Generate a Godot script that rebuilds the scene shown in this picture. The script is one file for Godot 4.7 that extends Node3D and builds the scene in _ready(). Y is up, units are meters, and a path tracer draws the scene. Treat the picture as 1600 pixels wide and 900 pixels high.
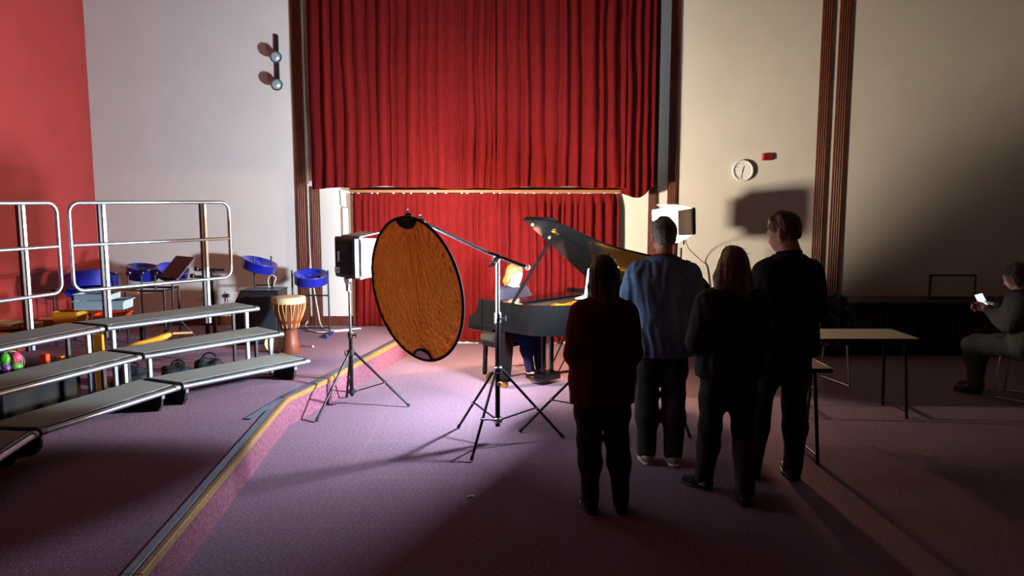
extends Node3D
# A rehearsal hall lit by three film panels: choir risers left, stage curtains, grand piano, onlookers right.
# Positions are W(x right, y up, d away from the camera), in metres.

var taken := {}
var M := {}
var EYE := 1.87

func W(x: float, y: float, d: float) -> Vector3:
	return Vector3(x, y, -d)

func _ready():
	setup_view()
	make_materials()
	room()
	curtains()
	wall_fittings()
	lights_and_stands()
	risers()
	instruments()
	piano()
	people()
	right_side()
	print("done ", Time.get_ticks_msec())

func setup_view():
	var cam := Camera3D.new()
	cam.name = "camera"
	cam.keep_aspect = Camera3D.KEEP_HEIGHT
	cam.fov = rad_to_deg(2.0 * atan(450.0 / 1190.0))
	cam.position = W(0, EYE, 0)
	cam.rotation_degrees = Vector3(-6.7, 0, 0)
	cam.near = 0.05
	cam.far = 60.0
	add_child(cam)
	cam.current = true
	var we := WorldEnvironment.new()
	we.name = "environment"
	var e := Environment.new()
	e.background_mode = Environment.BG_COLOR
	e.background_color = Color(0.01, 0.01, 0.012)
	e.tonemap_mode = Environment.TONE_MAPPER_LINEAR
	e.tonemap_exposure = 1.0
	e.sdfgi_enabled = true
	e.ssao_enabled = true
	e.ssil_enabled = true
	we.environment = e
	add_child(we)

# ---------------------------------------------------------------- naming
func numbered(called: String) -> String:
	if not taken.has(called):
		taken[called] = 0
		return called
	taken[called] += 1
	return "%s_%03d" % [called, taken[called]]

func tag(o: Node, label: String, category: String, group := "") -> Node:
	o.set_meta("label", label)
	o.set_meta("category", category)
	if group != "":
		o.set_meta("group", group)
	return o

func thing(called: String, label: String, category: String, at := Vector3.ZERO, turn := 0.0, group := "") -> Node3D:
	var o := Node3D.new()
	o.name = numbered(called)
	add_child(o)
	o.position = at
	o.rotation.y = turn
	tag(o, label, category, group)
	return o

func put(called: String, mesh: Mesh, m: Material, parent: Node = null, label := "") -> MeshInstance3D:
	var o := MeshInstance3D.new()
	o.mesh = mesh
	o.material_override = m
	if parent == null:
		o.name = numbered(called)
		add_child(o)
	else:
		o.name = called
		parent.add_child(o, true)
	if label != "":
		o.set_meta("label", label)
	return o

func struct(called: String, mesh: Mesh, m: Material, parent: Node = null) -> MeshInstance3D:
	var o := put(called, mesh, m, parent)
	if parent == null:
		o.set_meta("kind", "structure")
	return o

# ---------------------------------------------------------------- shapes
func mb() -> SurfaceTool:
	var st := SurfaceTool.new()
	st.begin(Mesh.PRIMITIVE_TRIANGLES)
	st.set_smooth_group(-1)
	return st

func done(st: SurfaceTool) -> ArrayMesh:
	st.generate_normals()
	return st.commit()

func tri(st: SurfaceTool, a: Vector3, b: Vector3, c: Vector3):
	st.add_vertex(a)
	st.add_vertex(c)
	st.add_vertex(b)

func quad(st: SurfaceTool, a: Vector3, b: Vector3, c: Vector3, d: Vector3):
	tri(st, a, b, c)
	tri(st, a, c, d)

# a box with chamfered edges
func bx(st: SurfaceTool, c: Vector3, s: Vector3, b := Basis(), bev := 0.0):
	st.set_smooth_group(-1)
	var h := s * 0.5
	if bev <= 0.0:
		var p := []
		for i in 8:
			p.append(c + b * Vector3(h.x * (1 if i & 1 else -1), h.y * (1 if i & 2 else -1), h.z * (1 if i & 4 else -1)))
		quad(st, p[4], p[5], p[7], p[6]); quad(st, p[1], p[0], p[2], p[3])
		quad(st, p[5], p[1], p[3], p[7]); quad(st, p[0], p[4], p[6], p[2])
		quad(st, p[6], p[7], p[3], p[2]); quad(st, p[0], p[1], p[5], p[4])
		return
	bev = minf(bev, minf(h.x, minf(h.y, h.z)) * 0.9)
	var hull := []
	for i in 8:
		var sg := Vector3(1 if i & 1 else -1, 1 if i & 2 else -1, 1 if i & 4 else -1)
		for ax in 3:
			var v := h - Vector3(bev, bev, bev)
			v[ax] = h[ax]
			hull.append(c + b * (v * sg))
	var P = func(i, ax): return hull[i * 3 + ax]
	# faces
	var F = [[1, 3, 7, 5, 0], [0, 4, 6, 2, 0], [2, 6, 7, 3, 1], [0, 1, 5, 4, 1], [4, 5, 7, 6, 2], [0, 2, 3, 1, 2]]
	for f in F:
		quad(st, P.call(f[0], f[4]), P.call(f[1], f[4]), P.call(f[2], f[4]), P.call(f[3], f[4]))
	# edges: pairs of corners along an axis, joined by the two faces of the other axes
	for ax in 3:
		var u := (ax + 1) % 3
		var w := (ax + 2) % 3
		for su in 2:
			for sw in 2:
				var i0 := (su << u) | (sw << w)
				var i1 := i0 | (1 << ax)
				var q = [P.call(i0, u), P.call(i1, u), P.call(i1, w), P.call(i0, w)]
				if (su + sw) % 2 == 0:
					quad(st, q[3], q[2], q[1], q[0])
				else:
					quad(st, q[0], q[1], q[2], q[3])
	for i in 8:
		var par := (i & 1) + ((i >> 1) & 1) + ((i >> 2) & 1)
		if par % 2 == 1:
			tri(st, P.call(i, 0), P.call(i, 1), P.call(i, 2))
		else:
			tri(st, P.call(i, 0), P.call(i, 2), P.call(i, 1))

func box_mesh(s: Vector3, bev := 0.0, c := Vector3.ZERO) -> ArrayMesh:
	var st := mb()
	bx(st, c, s, Basis(), bev)
	return done(st)

# a bar of rectangular section from a to b
func bar(st: SurfaceTool, a: Vector3, b: Vector3, w: float, h: float, bev := 0.0, up := Vector3.UP):
	var z := (b - a).normalized()
	if absf(z.dot(up)) > 0.99:
		up = Vector3.RIGHT
	var x := up.cross(z).normalized()
	var y := z.cross(x)
	bx(st, (a + b) * 0.5, Vector3(w, h, a.distance_to(b)), Basis(x, y, z), bev)

# a round tube along points; r a number or an array
func tube(st: SurfaceTool, pts: Array, r, n := 10, caps := true, closed := false):
	st.set_smooth_group(0)
	var rings := []
	var up := Vector3.ZERO
	var m := pts.size()
	for i in m:
		var t: Vector3
		if closed:
			t = (pts[(i + 1) % m] - pts[(i + m - 1) % m]).normalized()
		else:
			t = (pts[mini(i + 1, m - 1)] - pts[maxi(i - 1, 0)]).normalized()
		if up == Vector3.ZERO:
			up = Vector3.UP if absf(t.y) < 0.9 else Vector3.RIGHT
		var x := up.cross(t).normalized()
		up = t.cross(x).normalized()
		var rr: float = r[i] if r is Array else r
		var ring := []
		for k in n:
			var a := TAU * k / n
			ring.append(pts[i] + (x * cos(a) + up * sin(a)) * rr)
		rings.append(ring)
	for i in (m if closed else m - 1):
		var A = rings[i]
		var B = rings[(i + 1) % m]
		for k in n:
			var k2 := (k + 1) % n
			quad(st, A[k], A[k2], B[k2], B[k])
	if caps and not closed:
		st.set_smooth_group(-1)
		for k in range(1, n - 1):
			tri(st, rings[0][0], rings[0][k + 1], rings[0][k])
			tri(st, rings[-1][0], rings[-1][k], rings[-1][k + 1])

func tube_mesh(pts: Array, r, n := 10, closed := false) -> ArrayMesh:
	var st := mb()
	tube(st, pts, r, n, true, closed)
	return done(st)

# profile points (radius, height) turned about Y
func lathe(st: SurfaceTool, prof: Array, n := 24, x := Transform3D(), smooth := true):
	for i in prof.size() - 1:
		st.set_smooth_group((i + 1 if not smooth else 0))
		for k in n:
			var a := TAU * k / n
			var b := TAU * (k + 1) / n
			var p0 := x * Vector3(prof[i].x * cos(a), prof[i].y, -prof[i].x * sin(a))
			var p1 := x * Vector3(prof[i].x * cos(b), prof[i].y, -prof[i].x * sin(b))
			var q0 := x * Vector3(prof[i + 1].x * cos(a), prof[i + 1].y, -prof[i + 1].x * sin(a))
			var q1 := x * Vector3(prof[i + 1].x * cos(b), prof[i + 1].y, -prof[i + 1].x * sin(b))
			if prof[i].x > 1e-6:
				tri(st, p0, p1, q1)
			if prof[i + 1].x > 1e-6:
				tri(st, p0, q1, q0)

func lathe_mesh(prof: Array, n := 24, x := Transform3D(), smooth := false) -> ArrayMesh:
	var st := mb()
	lathe(st, prof, n, x, smooth)
	return done(st)

# a polygon in (x, z), thick from y0 to y1
func slab(st: SurfaceTool, poly: PackedVector2Array, y0: float, y1: float, x := Transform3D()):
	st.set_smooth_group(-1)
	if not Geometry2D.is_polygon_clockwise(poly):
		poly = poly.duplicate()
		poly.reverse()
	var ids := Geometry2D.triangulate_polygon(poly)
	for i in range(0, ids.size(), 3):
		var a := poly[ids[i]]; var b := poly[ids[i + 1]]; var c := poly[ids[i + 2]]
		if (b - a).cross(c - a) > 0:
			var t := b; b = c; c = t
		tri(st, x * Vector3(a.x, y1, a.y), x * Vector3(b.x, y1, b.y), x * Vector3(c.x, y1, c.y))
		tri(st, x * Vector3(a.x, y0, a.y), x * Vector3(c.x, y0, c.y), x * Vector3(b.x, y0, b.y))
	for i in poly.size():
		var a := poly[i]; var b := poly[(i + 1) % poly.size()]
		quad(st, x * Vector3(a.x, y0, a.y), x * Vector3(b.x, y0, b.y), x * Vector3(b.x, y1, b.y), x * Vector3(a.x, y1, a.y))

func slab_mesh(poly: PackedVector2Array, y0: float, y1: float, x := Transform3D()) -> ArrayMesh:
	var st := mb()
	slab(st, poly, y0, y1, x)
	return done(st)

# a smooth sheet through rows of points
func sheet(st: SurfaceTool, rows: Array):
	st.set_smooth_group(0)
	for i in rows.size() - 1:
		for j in rows[i].size() - 1:
			quad(st, rows[i][j], rows[i][j + 1], rows[i + 1][j + 1], rows[i + 1][j])

func ball(st: SurfaceTool, c: Vector3, r: Vector3, n := 12, m := 8):
	var prof := []
	for i in m + 1:
		var a := -PI / 2 + PI * i / m
		prof.append(Vector2(maxf(0.0, cos(a)), sin(a)))
	prof[0].x = 0.0
	prof[m].x = 0.0
	lathe(st, prof, n, Transform3D(Basis.from_scale(r), c), true)

func arc(c: Vector3, u: Vector3, v: Vector3, r: float, a0: float, a1: float, n: int) -> Array:
	var out := []
	for i in n + 1:
		var a := lerpf(a0, a1, float(i) / n)
		out.append(c + (u * cos(a) + v * sin(a)) * r)
	return out

func text_mesh(s: String, size: float, depth := 0.0006, font := "Droid Sans") -> TextMesh:
	var t := TextMesh.new()
	var f := SystemFont.new()
	f.font_names = PackedStringArray([font])
	t.font = f
	t.text = s
	t.font_size = 32
	t.pixel_size = size / 32.0
	t.depth = depth
	return t

# ---------------------------------------------------------------- materials
func noise_tex(freq: float, ramp: Array, seed_ := 1, size := 512, normal := false, bump := 4.0, octaves := 4, kind := FastNoiseLite.TYPE_SIMPLEX_SMOOTH) -> NoiseTexture2D:
	var n := FastNoiseLite.new()
	n.noise_type = kind
	n.seed = seed_
	n.frequency = freq
	n.fractal_octaves = octaves
	var t := NoiseTexture2D.new()
	t.width = size
	t.height = size
	t.seamless = true
	t.noise = n
	if normal:
		t.as_normal_map = true
		t.bump_strength = bump
	elif ramp.size() > 0:
		var g := Gradient.new()
		g.offsets = PackedFloat32Array([0.0, 1.0])
		g.colors = PackedColorArray(ramp)
		t.color_ramp = g
	return t

func mat(c: Color, rough := 0.6, metal := 0.0, spec := 0.5) -> StandardMaterial3D:
	var m := StandardMaterial3D.new()
	m.albedo_color = c
	m.roughness = rough
	m.metallic = metal
	m.metallic_specular = spec
	m.cull_mode = BaseMaterial3D.CULL_DISABLED
	return m

# grain: a noise tint multiplied over the colour, and a fine relief, laid on by world position
func grained(c: Color, rough: float, freq: float, low: float, scale := Vector3.ONE, bump := 0.0, bumpfreq := 0.05, seed_ := 1, metal := 0.0) -> StandardMaterial3D:
	var m := mat(c, rough, metal)
	m.uv1_triplanar = true
	m.uv1_world_triplanar = true
	m.uv1_scale = scale
	m.albedo_texture = noise_tex(freq, [Color(low, low, low), Color(1, 1, 1)], seed_)
	if bump > 0.0:
		m.normal_enabled = true
		m.normal_texture = noise_tex(bumpfreq, [], seed_ + 7, 512, true, bump)
	return m

func make_materials():
	M.carpet = grained(Color(0.61, 0.495, 0.57), 0.95, 0.06, 0.72, Vector3(1.3, 1.3, 1.3), 5.0, 0.25, 3)
	M.carpet.metallic_specular = 0.15
	M.carpet_riser = grained(Color(0.62, 0.40, 0.47), 0.95, 0.03, 0.68, Vector3(1.6, 1.6, 1.6), 8.0, 0.12, 4)
	M.carpet_riser.metallic_specular = 0.15
	M.wall = grained(Color(0.80, 0.775, 0.74), 0.85, 0.01, 0.975, Vector3(0.35, 0.35, 0.35), 0.0, 0.02, 5)
	M.red_wall = grained(Color(0.60, 0.19, 0.19), 0.6, 0.01, 0.93, Vector3(0.35, 0.35, 0.35), 0.0, 0.02, 6)
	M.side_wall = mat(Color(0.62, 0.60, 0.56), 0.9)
	M.ceiling = mat(Color(0.34, 0.33, 0.32), 0.9)
	M.rear_wall = mat(Color(0.17, 0.16, 0.155), 0.9)
	M.wood = grained(Color(0.44, 0.20, 0.12), 0.4, 0.02, 0.55, Vector3(6, 0.5, 6), 0.0, 0.05, 8)
	M.pale_wood = grained(Color(0.66, 0.50, 0.27), 0.55, 0.03, 0.6, Vector3(2, 2, 2), 0.0, 0.05, 9)
	M.rail_wood = grained(Color(0.52, 0.32, 0.16), 0.6, 0.03, 0.7, Vector3(2, 2, 2), 0.0, 0.05, 19)
	M.table_top = grained(Color(0.66, 0.60, 0.50), 0.5, 0.03, 0.9, Vector3(1, 1, 1), 0.0, 0.05, 10)
	M.nosing = mat(Color(0.34, 0.40, 0.47), 0.35, 0.6)
	M.curtain = grained(Color(0.33, 0.066, 0.07), 0.9, 0.03, 0.86, Vector3(2, 0.4, 2), 1.2, 0.2, 11)
	M.curtain.metallic_specular = 0.1
	M.curtain_low = grained(Color(0.37, 0.08, 0.085), 0.9, 0.03, 0.86, Vector3(2, 0.4, 2), 1.2, 0.2, 12)
	M.curtain_low.metallic_specular = 0.1
	M.black = mat(Color(0.085, 0.085, 0.09), 0.45)
	M.black_matte = mat(Color(0.07, 0.07, 0.072), 0.85)
	M.black_gloss = mat(Color(0.03, 0.03, 0.032), 0.10, 0.0, 0.4)
	M.black_metal = mat(Color(0.13, 0.13, 0.14), 0.3, 0.7)
	M.chrome = mat(Color(0.80, 0.82, 0.85), 0.22, 1.0)
	M.alu = mat(Color(0.72, 0.76, 0.80), 0.34, 0.9)
	M.alu_dull = mat(Color(0.55, 0.57, 0.58), 0.5, 0.8)
	M.white = mat(Color(0.86, 0.86, 0.85), 0.5)
	M.white_plastic = mat(Color(0.82, 0.82, 0.80), 0.35)
	M.door_white = mat(Color(0.93, 0.93, 0.92), 0.5)
	M.door_white.backlight_enabled = true
	M.door_white.backlight = Color(0.16, 0.16, 0.16)
	M.deck = grained(Color(0.60, 0.63, 0.61), 0.9, 0.12, 0.75, Vector3(3, 3, 3), 4.0, 0.2, 13)
	M.deck.metallic_specular = 0.2
	M.gold = mat(Color(0.97, 0.62, 0.20), 0.38, 1.0)
	M.gold.backlight_enabled = true
	M.gold.backlight = Color(0.30, 0.165, 0.035)
	M.gold.normal_enabled = true
	M.gold.normal_texture = noise_tex(0.022, [], 77, 512, true, 5.0, 3)
	M.gold.uv1_triplanar = true
	M.gold.uv1_scale = Vector3(3.0, 1.8, 3.0)
	M.sail = mat(Color(0.88, 0.88, 0.87), 0.6)
	M.sail.backlight_enabled = true
	M.sail.backlight = Color(0.4, 0.4, 0.4)
	M.brass = mat(Color(0.83, 0.62, 0.22), 0.3, 1.0)
	M.plate_gold = mat(Color(0.85, 0.62, 0.14), 0.35, 0.85)
	M.blue = mat(Color(0.05, 0.13, 0.62), 0.22)
	M.blue.clearcoat_enabled = true
	M.yellow = mat(Color(0.88, 0.60, 0.10), 0.45)
	M.orange = mat(Color(0.88, 0.30, 0.08), 0.45)
	M.pale_blue = mat(Color(0.60, 0.71, 0.74), 0.45)
	M.skin_drum = grained(Color(0.86, 0.78, 0.58), 0.7, 0.02, 0.8, Vector3(4, 4, 4), 0.0, 0.05, 14)
	M.drum_wood = grained(Color(0.50, 0.25, 0.14), 0.45, 0.03, 0.7, Vector3(6, 1, 6), 0.0, 0.05, 15)
	M.rope = mat(Color(0.72, 0.55, 0.32), 0.8)
	M.tan = mat(Color(0.72, 0.54, 0.30), 0.6)
	M.red_plastic = mat(Color(0.55, 0.06, 0.06), 0.4)
	M.clock_face = mat(Color(0.90, 0.89, 0.90), 0.5)
	M.ink = mat(Color(0.05, 0.05, 0.06), 0.6)
	M.cable = mat(Color(0.78, 0.77, 0.74), 0.5)
	M.lens = mat(Color(0.75, 0.83, 0.84), 0.15, 0.6)
	M.green = mat(Color(0.25, 0.65, 0.15), 0.5)
	M.purple = mat(Color(0.42, 0.16, 0.55), 0.5)
	M.pink = mat(Color(0.80, 0.25, 0.40), 0.5)
	M.bag = grained(Color(0.10, 0.125, 0.135), 0.75, 0.02, 0.6, Vector3(3, 3, 3), 6.0, 0.02, 16)
	M.dado = mat(Color(0.55, 0.15, 0.15), 0.5)
	M.grey = mat(Color(0.45, 0.47, 0.47), 0.6)

# ---------------------------------------------------------------- the room
const WALL_D := 9.75
const PLAT := 0.24
var edge := [Vector2(-1.22, 2.5), Vector2(-1.64, -3.15), Vector2(-1.84, -5.77), Vector2(-1.86, -6.12), Vector2(-1.72, -6.67), Vector2(-1.36, -8.48), Vector2(-1.12, -9.75)]

func wall_box(called: String, x0: float, x1: float, y0: float, y1: float, d0: float, d1: float, m: Material) -> MeshInstance3D:
	return struct(called, box_mesh(Vector3(x1 - x0, y1 - y0, d1 - d0), 0.0, W((x0 + x1) / 2, (y0 + y1) / 2, (d0 + d1) / 2)), m)

func reeded(w: float, y0: float, y1: float) -> ArrayMesh:
	# a wooden strip with a flat fillet either side and four reeds between them
	var p := PackedVector2Array()
	var h := w / 2
	p.append(Vector2(-h, 0)); p.append(Vector2(-h, 0.03)); p.append(Vector2(-h + w * 0.1, 0.03))
	var r := w * 0.1
	for k in 4:
		var c := -h + w * 0.1 + r + k * 2 * r
		for i in 7:
			var a := PI - PI * i / 6.0
			p.append(Vector2(c + r * 0.96 * cos(a), 0.02 + r * 1.1 * sin(a)))
	p.append(Vector2(h - w * 0.1, 0.03)); p.append(Vector2(h, 0.03)); p.append(Vector2(h, 0))
	return slab_mesh(p, y0, y1)

func room():
	var top := 5.8
	wall_box("wall_back", -5.6, 7.85, -0.2, top, WALL_D, WALL_D + 0.25, M.wall)
	wall_box("wall_left", -5.55, -5.3, -0.2, top, -2.5, WALL_D, M.red_wall)
	wall_box("wall_right", 7.6, 7.85, -0.2, top, -2.5, WALL_D, M.side_wall)
	wall_box("wall_front", -5.6, 7.85, -0.2, top, -2.75, -2.5, M.rear_wall)
	wall_box("ceiling", -5.6, 7.85, top, top + 0.2, -2.75, WALL_D + 0.25, M.ceiling)
	wall_box("floor", -5.6, 7.85, -0.2, 0.0, -2.75, WALL_D + 0.25, M.carpet)
	# the raised platform on the left: carpeted top and a carpeted riser face
	var poly := PackedVector2Array(edge)
	poly.append(Vector2(-5.3, -9.75)); poly.append(Vector2(-5.3, 2.5))
	struct("platform", slab_mesh(poly, 0.0, PLAT, Transform3D()), M.carpet)
	var tn := 1
	for i in edge.size() - 1:
		var a: Vector2 = edge[i]
		var b: Vector2 = edge[i + 1]
		var dir := (b - a).normalized()
		var out := Vector2(-dir.y, dir.x)
		if out.x < 0: out = -out
		# carpet glued on the riser face
		var st := mb()
		bar(st, Vector3(a.x + out.x * 0.006, 0.1, a.y + out.y * 0.006), Vector3(b.x + out.x * 0.006, 0.1, b.y + out.y * 0.006), 0.012, 0.2)
		struct("trim_%d" % tn, done(st), M.carpet_riser); tn += 1
		# wooden edge
		st = mb()
		bar(st, Vector3(a.x + out.x * 0.008, PLAT - 0.018, a.y + out.y * 0.008), Vector3(b.x + out.x * 0.008, PLAT - 0.018, b.y + out.y * 0.008), 0.034, 0.044, 0.004)
		struct("trim_%d" % tn, done(st), M.pale_wood); tn += 1
		# metal nosing on the tread
		if i != 2:
			st = mb()
			bar(st, Vector3(a.x - out.x * 0.036, PLAT + 0.004, a.y - out.y * 0.036), Vector3(b.x - out.x * 0.036, PLAT + 0.004, b.y - out.y * 0.036), 0.048, 0.008, 0.003)
			struct("trim_%d" % tn, done(st), M.nosing); tn += 1
	# reeded pilaster strips: [centre x, width, from, to]
	for t in [[-2.675, 0.125, PLAT, 5.8], [-2.50, 0.115, PLAT, 2.02], [1.785, 0.105, 0.0, 5.8], [2.03, 0.115, 0.0, 5.8], [3.905, 0.135, 0.0, 5.8], [4.125, 0.145, 0.0, 5.8]]:
		var o := struct("trim_%d" % tn, reeded(t[1], t[2], t[3]), M.wood); tn += 1
		o.position = W(t[0], 0, WALL_D)
	# dark skirting
	var k := 0
	for s in [[-5.3, -2.74, PLAT], [-2.60, -2.56, PLAT], [-2.44, -2.03, PLAT], [1.35, 1.73, 0.0], [1.84, 1.97, 0.0], [2.09, 3.83, 0.0], [4.2, 7.6, 0.0]]:
		k += 1
		struct("baseboard_back" if k == 1 else "baseboard_back_%03d" % (k - 1), box_mesh(Vector3(s[1] - s[0], 0.12, 0.02), 0.004, W((s[0] + s[1]) / 2, s[2] + 0.06, WALL_D - 0.01)), M.wood)
	# dado ledge on the red wall
	var st2 := mb()
	bx(st2, W(-5.285, 1.06, 4.8), Vector3(0.03, 0.035, 9.85), Basis(), 0.006)
	struct("trim_%d" % tn, done(st2), M.dado); tn += 1
	struct("baseboard_left", box_mesh(Vector3(0.02, 0.12, 12.2), 0.004, W(-5.29, PLAT + 0.06, 3.6)), M.red_wall)
	# bare metal strip come loose from the step, lying on the platform
	var st3 := mb()
	bar(st3, W(-1.885, PLAT + 0.005, 6.10), W(-1.965, PLAT + 0.005, 5.50), 0.05, 0.008, 0.002)
	tag(put("nosing_strip", done(st3), M.nosing), "loose blue-grey metal nosing strip lying at the kink of the step", "metal strip")

# ---------------------------------------------------------------- curtains
# folds: a sum of rounded pleats with uneven spacing; deep creases at given places
func curtain_mesh(x0: float, x1: float, ytop: float, hem: Callable, d: float, amp: float, pitch: float, seed_: int, pinch := 0.0, rows := 26) -> ArrayMesh:
	var rng := RandomNumberGenerator.new()
	rng.seed = seed_
	var knots := [x0]
	while knots[-1] < x1:
		knots.append(knots[-1] + pitch * rng.randf_range(0.55, 1.5))
	var depths := []
	var drift := []
	for i in knots.size() + 1:
		depths.append(amp * rng.randf_range(0.45, 1.25))
		drift.append(rng.randf_range(-0.35, 0.35))
	var cols := int((x1 - x0) / (pitch / 9.0))
	var noise := FastNoiseLite.new()
	noise.seed = seed_
	noise.frequency = 1.0
	var grid := []
	for r in rows + 1:
		var row := []
		var v := float(r) / rows
		for c in cols + 1:
			var x := lerpf(x0, x1, float(c) / cols)
			var hb: float = hem.call(x)
			var y := lerpf(hb, ytop, v)
			# the folds wander a little on the way down
			var xs := x + 0.03 * noise.get_noise_2d(x * 1.2, y * 0.5) + 0.012 * noise.get_noise_2d(x * 5.0 + 40.0, y * 0.9)
			var i := 0
			while i < knots.size() - 2 and xs > knots[i + 1]:
				i += 1
			var f := clampf((xs - knots[i]) / (knots[i + 1] - knots[i]), 0.0, 1.0)
			var s := sin(PI * f)
			var dep: float = depths[i] * (1.0 + drift[i] * (v - 0.5))
			var z := dep * pow(s, 0.75) + 0.018 * noise.get_noise_2d(x * 1.5, y * 0.35 + 9.0)
			# gathered heading: finer, shallower pleats near the top
			if pinch > 0.0:
				var g := clampf((v - (1.0 - pinch)) / pinch, 0.0, 1.0)
				z = lerpf(z, 0.018 * (0.5 + 0.5 * sin(x * TAU / 0.055 + 2.0 * noise.get_noise_1d(x * 3.0))), g * g)
			row.append(W(x, y, d - z))
		grid.append(row)
	var st := mb()
	sheet(st, grid)
	return done(st)

func curtains():
	var flat_hem := func(y): return func(_x): return y
	# the high curtain hangs down to head height
	var hem_up := func(x): return 2.0 + 0.012 * sin(x * 3.1) + 0.008 * sin(x * 11.0)
	var c1 := put("stage_curtain", curtain_mesh(-2.46, -0.20, 5.78, hem_up, 9.46, 0.075, 0.11, 21), M.curtain)
	tag(c1, "broad left drop of the high red stage curtain, above the gold reflector", "curtain", "red stage curtains")
	var c2 := put("stage_curtain", curtain_mesh(-0.245, 0.90, 5.78, hem_up, 9.53, 0.11, 0.14, 22), M.curtain)
	tag(c2, "middle drop of the high red stage curtain, between its two dark slits", "curtain", "red stage curtains")
	var c3 := put("stage_curtain", curtain_mesh(0.87, 1.375, 5.78, hem_up, 9.46, 0.11, 0.13, 23), M.curtain)
	tag(c3, "narrow drop of the high red stage curtain right of the second slit", "curtain", "red stage curtains")
	var hem_end := func(x): return 1.93 - 0.05 * sin(PI * clampf((x - 1.36) / 0.36, 0, 1)) + 0.09 * clampf((x - 1.6) / 0.14, 0, 1)
	var c4 := put("stage_curtain", curtain_mesh(1.35, 1.735, 5.78, hem_end, 9.53, 0.12, 0.12, 24), M.curtain)
	tag(c4, "rightmost edge of the high red curtain, its hem bulging lower", "curtain", "red stage curtains")
	# the low curtain behind the piano
	var hem_l := func(x): return (PLAT + 0.012 if x < -1.02 else 0.055) + 0.008 * sin(x * 17.0)
	var l1 := put("stage_curtain", curtain_mesh(-2.0, -0.19, 1.93, hem_l, 9.68, 0.045, 0.085, 25, 0.1), M.curtain_low)
	tag(l1, "low red curtain with shallow folds behind the gold reflector", "curtain", "red stage curtains")
	var hem_r := func(x): return 0.055 + 0.012 * sin(x * 9.0)
	var l2 := put("stage_curtain", curtain_mesh(-0.225, 1.35, 1.93, hem_r, 9.71, 0.085, 0.10, 26, 0.12), M.curtain_low)
	tag(l2, "low red curtain with deep pleats behind the piano lid", "curtain", "red stage curtains")
	var rail := thing("curtain_rail", "thin brown wooden curtain board between the high and low red curtains", "curtain rail", W(-0.32, 1.96, 9.64))
	put("board", box_mesh(Vector3(3.40, 0.036, 0.19), 0.004), M.rail_wood, rail)
	for i in 24:
		var x := -1.6 + 3.2 * i / 23.0
		var st := mb()
		bx(st, Vector3(x + 0.04 * sin(i * 2.3), -0.024, 0.045), Vector3(0.018, 0.014, 0.01), Basis(), 0.002)
		put("hook", done(st), M.white_plastic, rail)
	# side lining boards of the opening
	var st2 := mb()
	bx(st2, W(-2.02, 1.09, 9.70), Vector3(0.03, 1.66, 0.10), Basis(), 0.004)
	struct("trim_40", done(st2), M.wood)

# ---------------------------------------------------------------- things on the wall
func spot_lamp(parent: Node, at: Vector3):
	var dir := Vector3(0.28, -0.22, 1.0).normalized()
	var x := Transform3D(Basis(Quaternion(Vector3.UP, dir)), at)
	var st := mb()
	lathe(st, [Vector2(0, -0.15), Vector2(0.035, -0.148), Vector2(0.046, -0.12), Vector2(0.05, -0.06), Vector2(0.064, -0.02), Vector2(0.072, 0.0), Vector2(0.072, 0.012), Vector2(0.062, 0.012), Vector2(0.058, -0.004), Vector2(0, -0.006)], 24, x, false)
	var s := put("spot_head", done(st), M.black, parent)
	put("lens", lathe_mesh([Vector2(0.056, -0.003), Vector2(0.045, 0.006), Vector2(0.02, 0.012), Vector2(0, 0.013)], 20, x, true), M.lens, s, "pale glass lens, unlit")
	st = mb()
	tube(st, [Vector3(at.x, at.y, -0.0 + 0.0), at - dir * 0.08], 0.014, 8)
	put("bracket", done(st), M.black, s)

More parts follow.
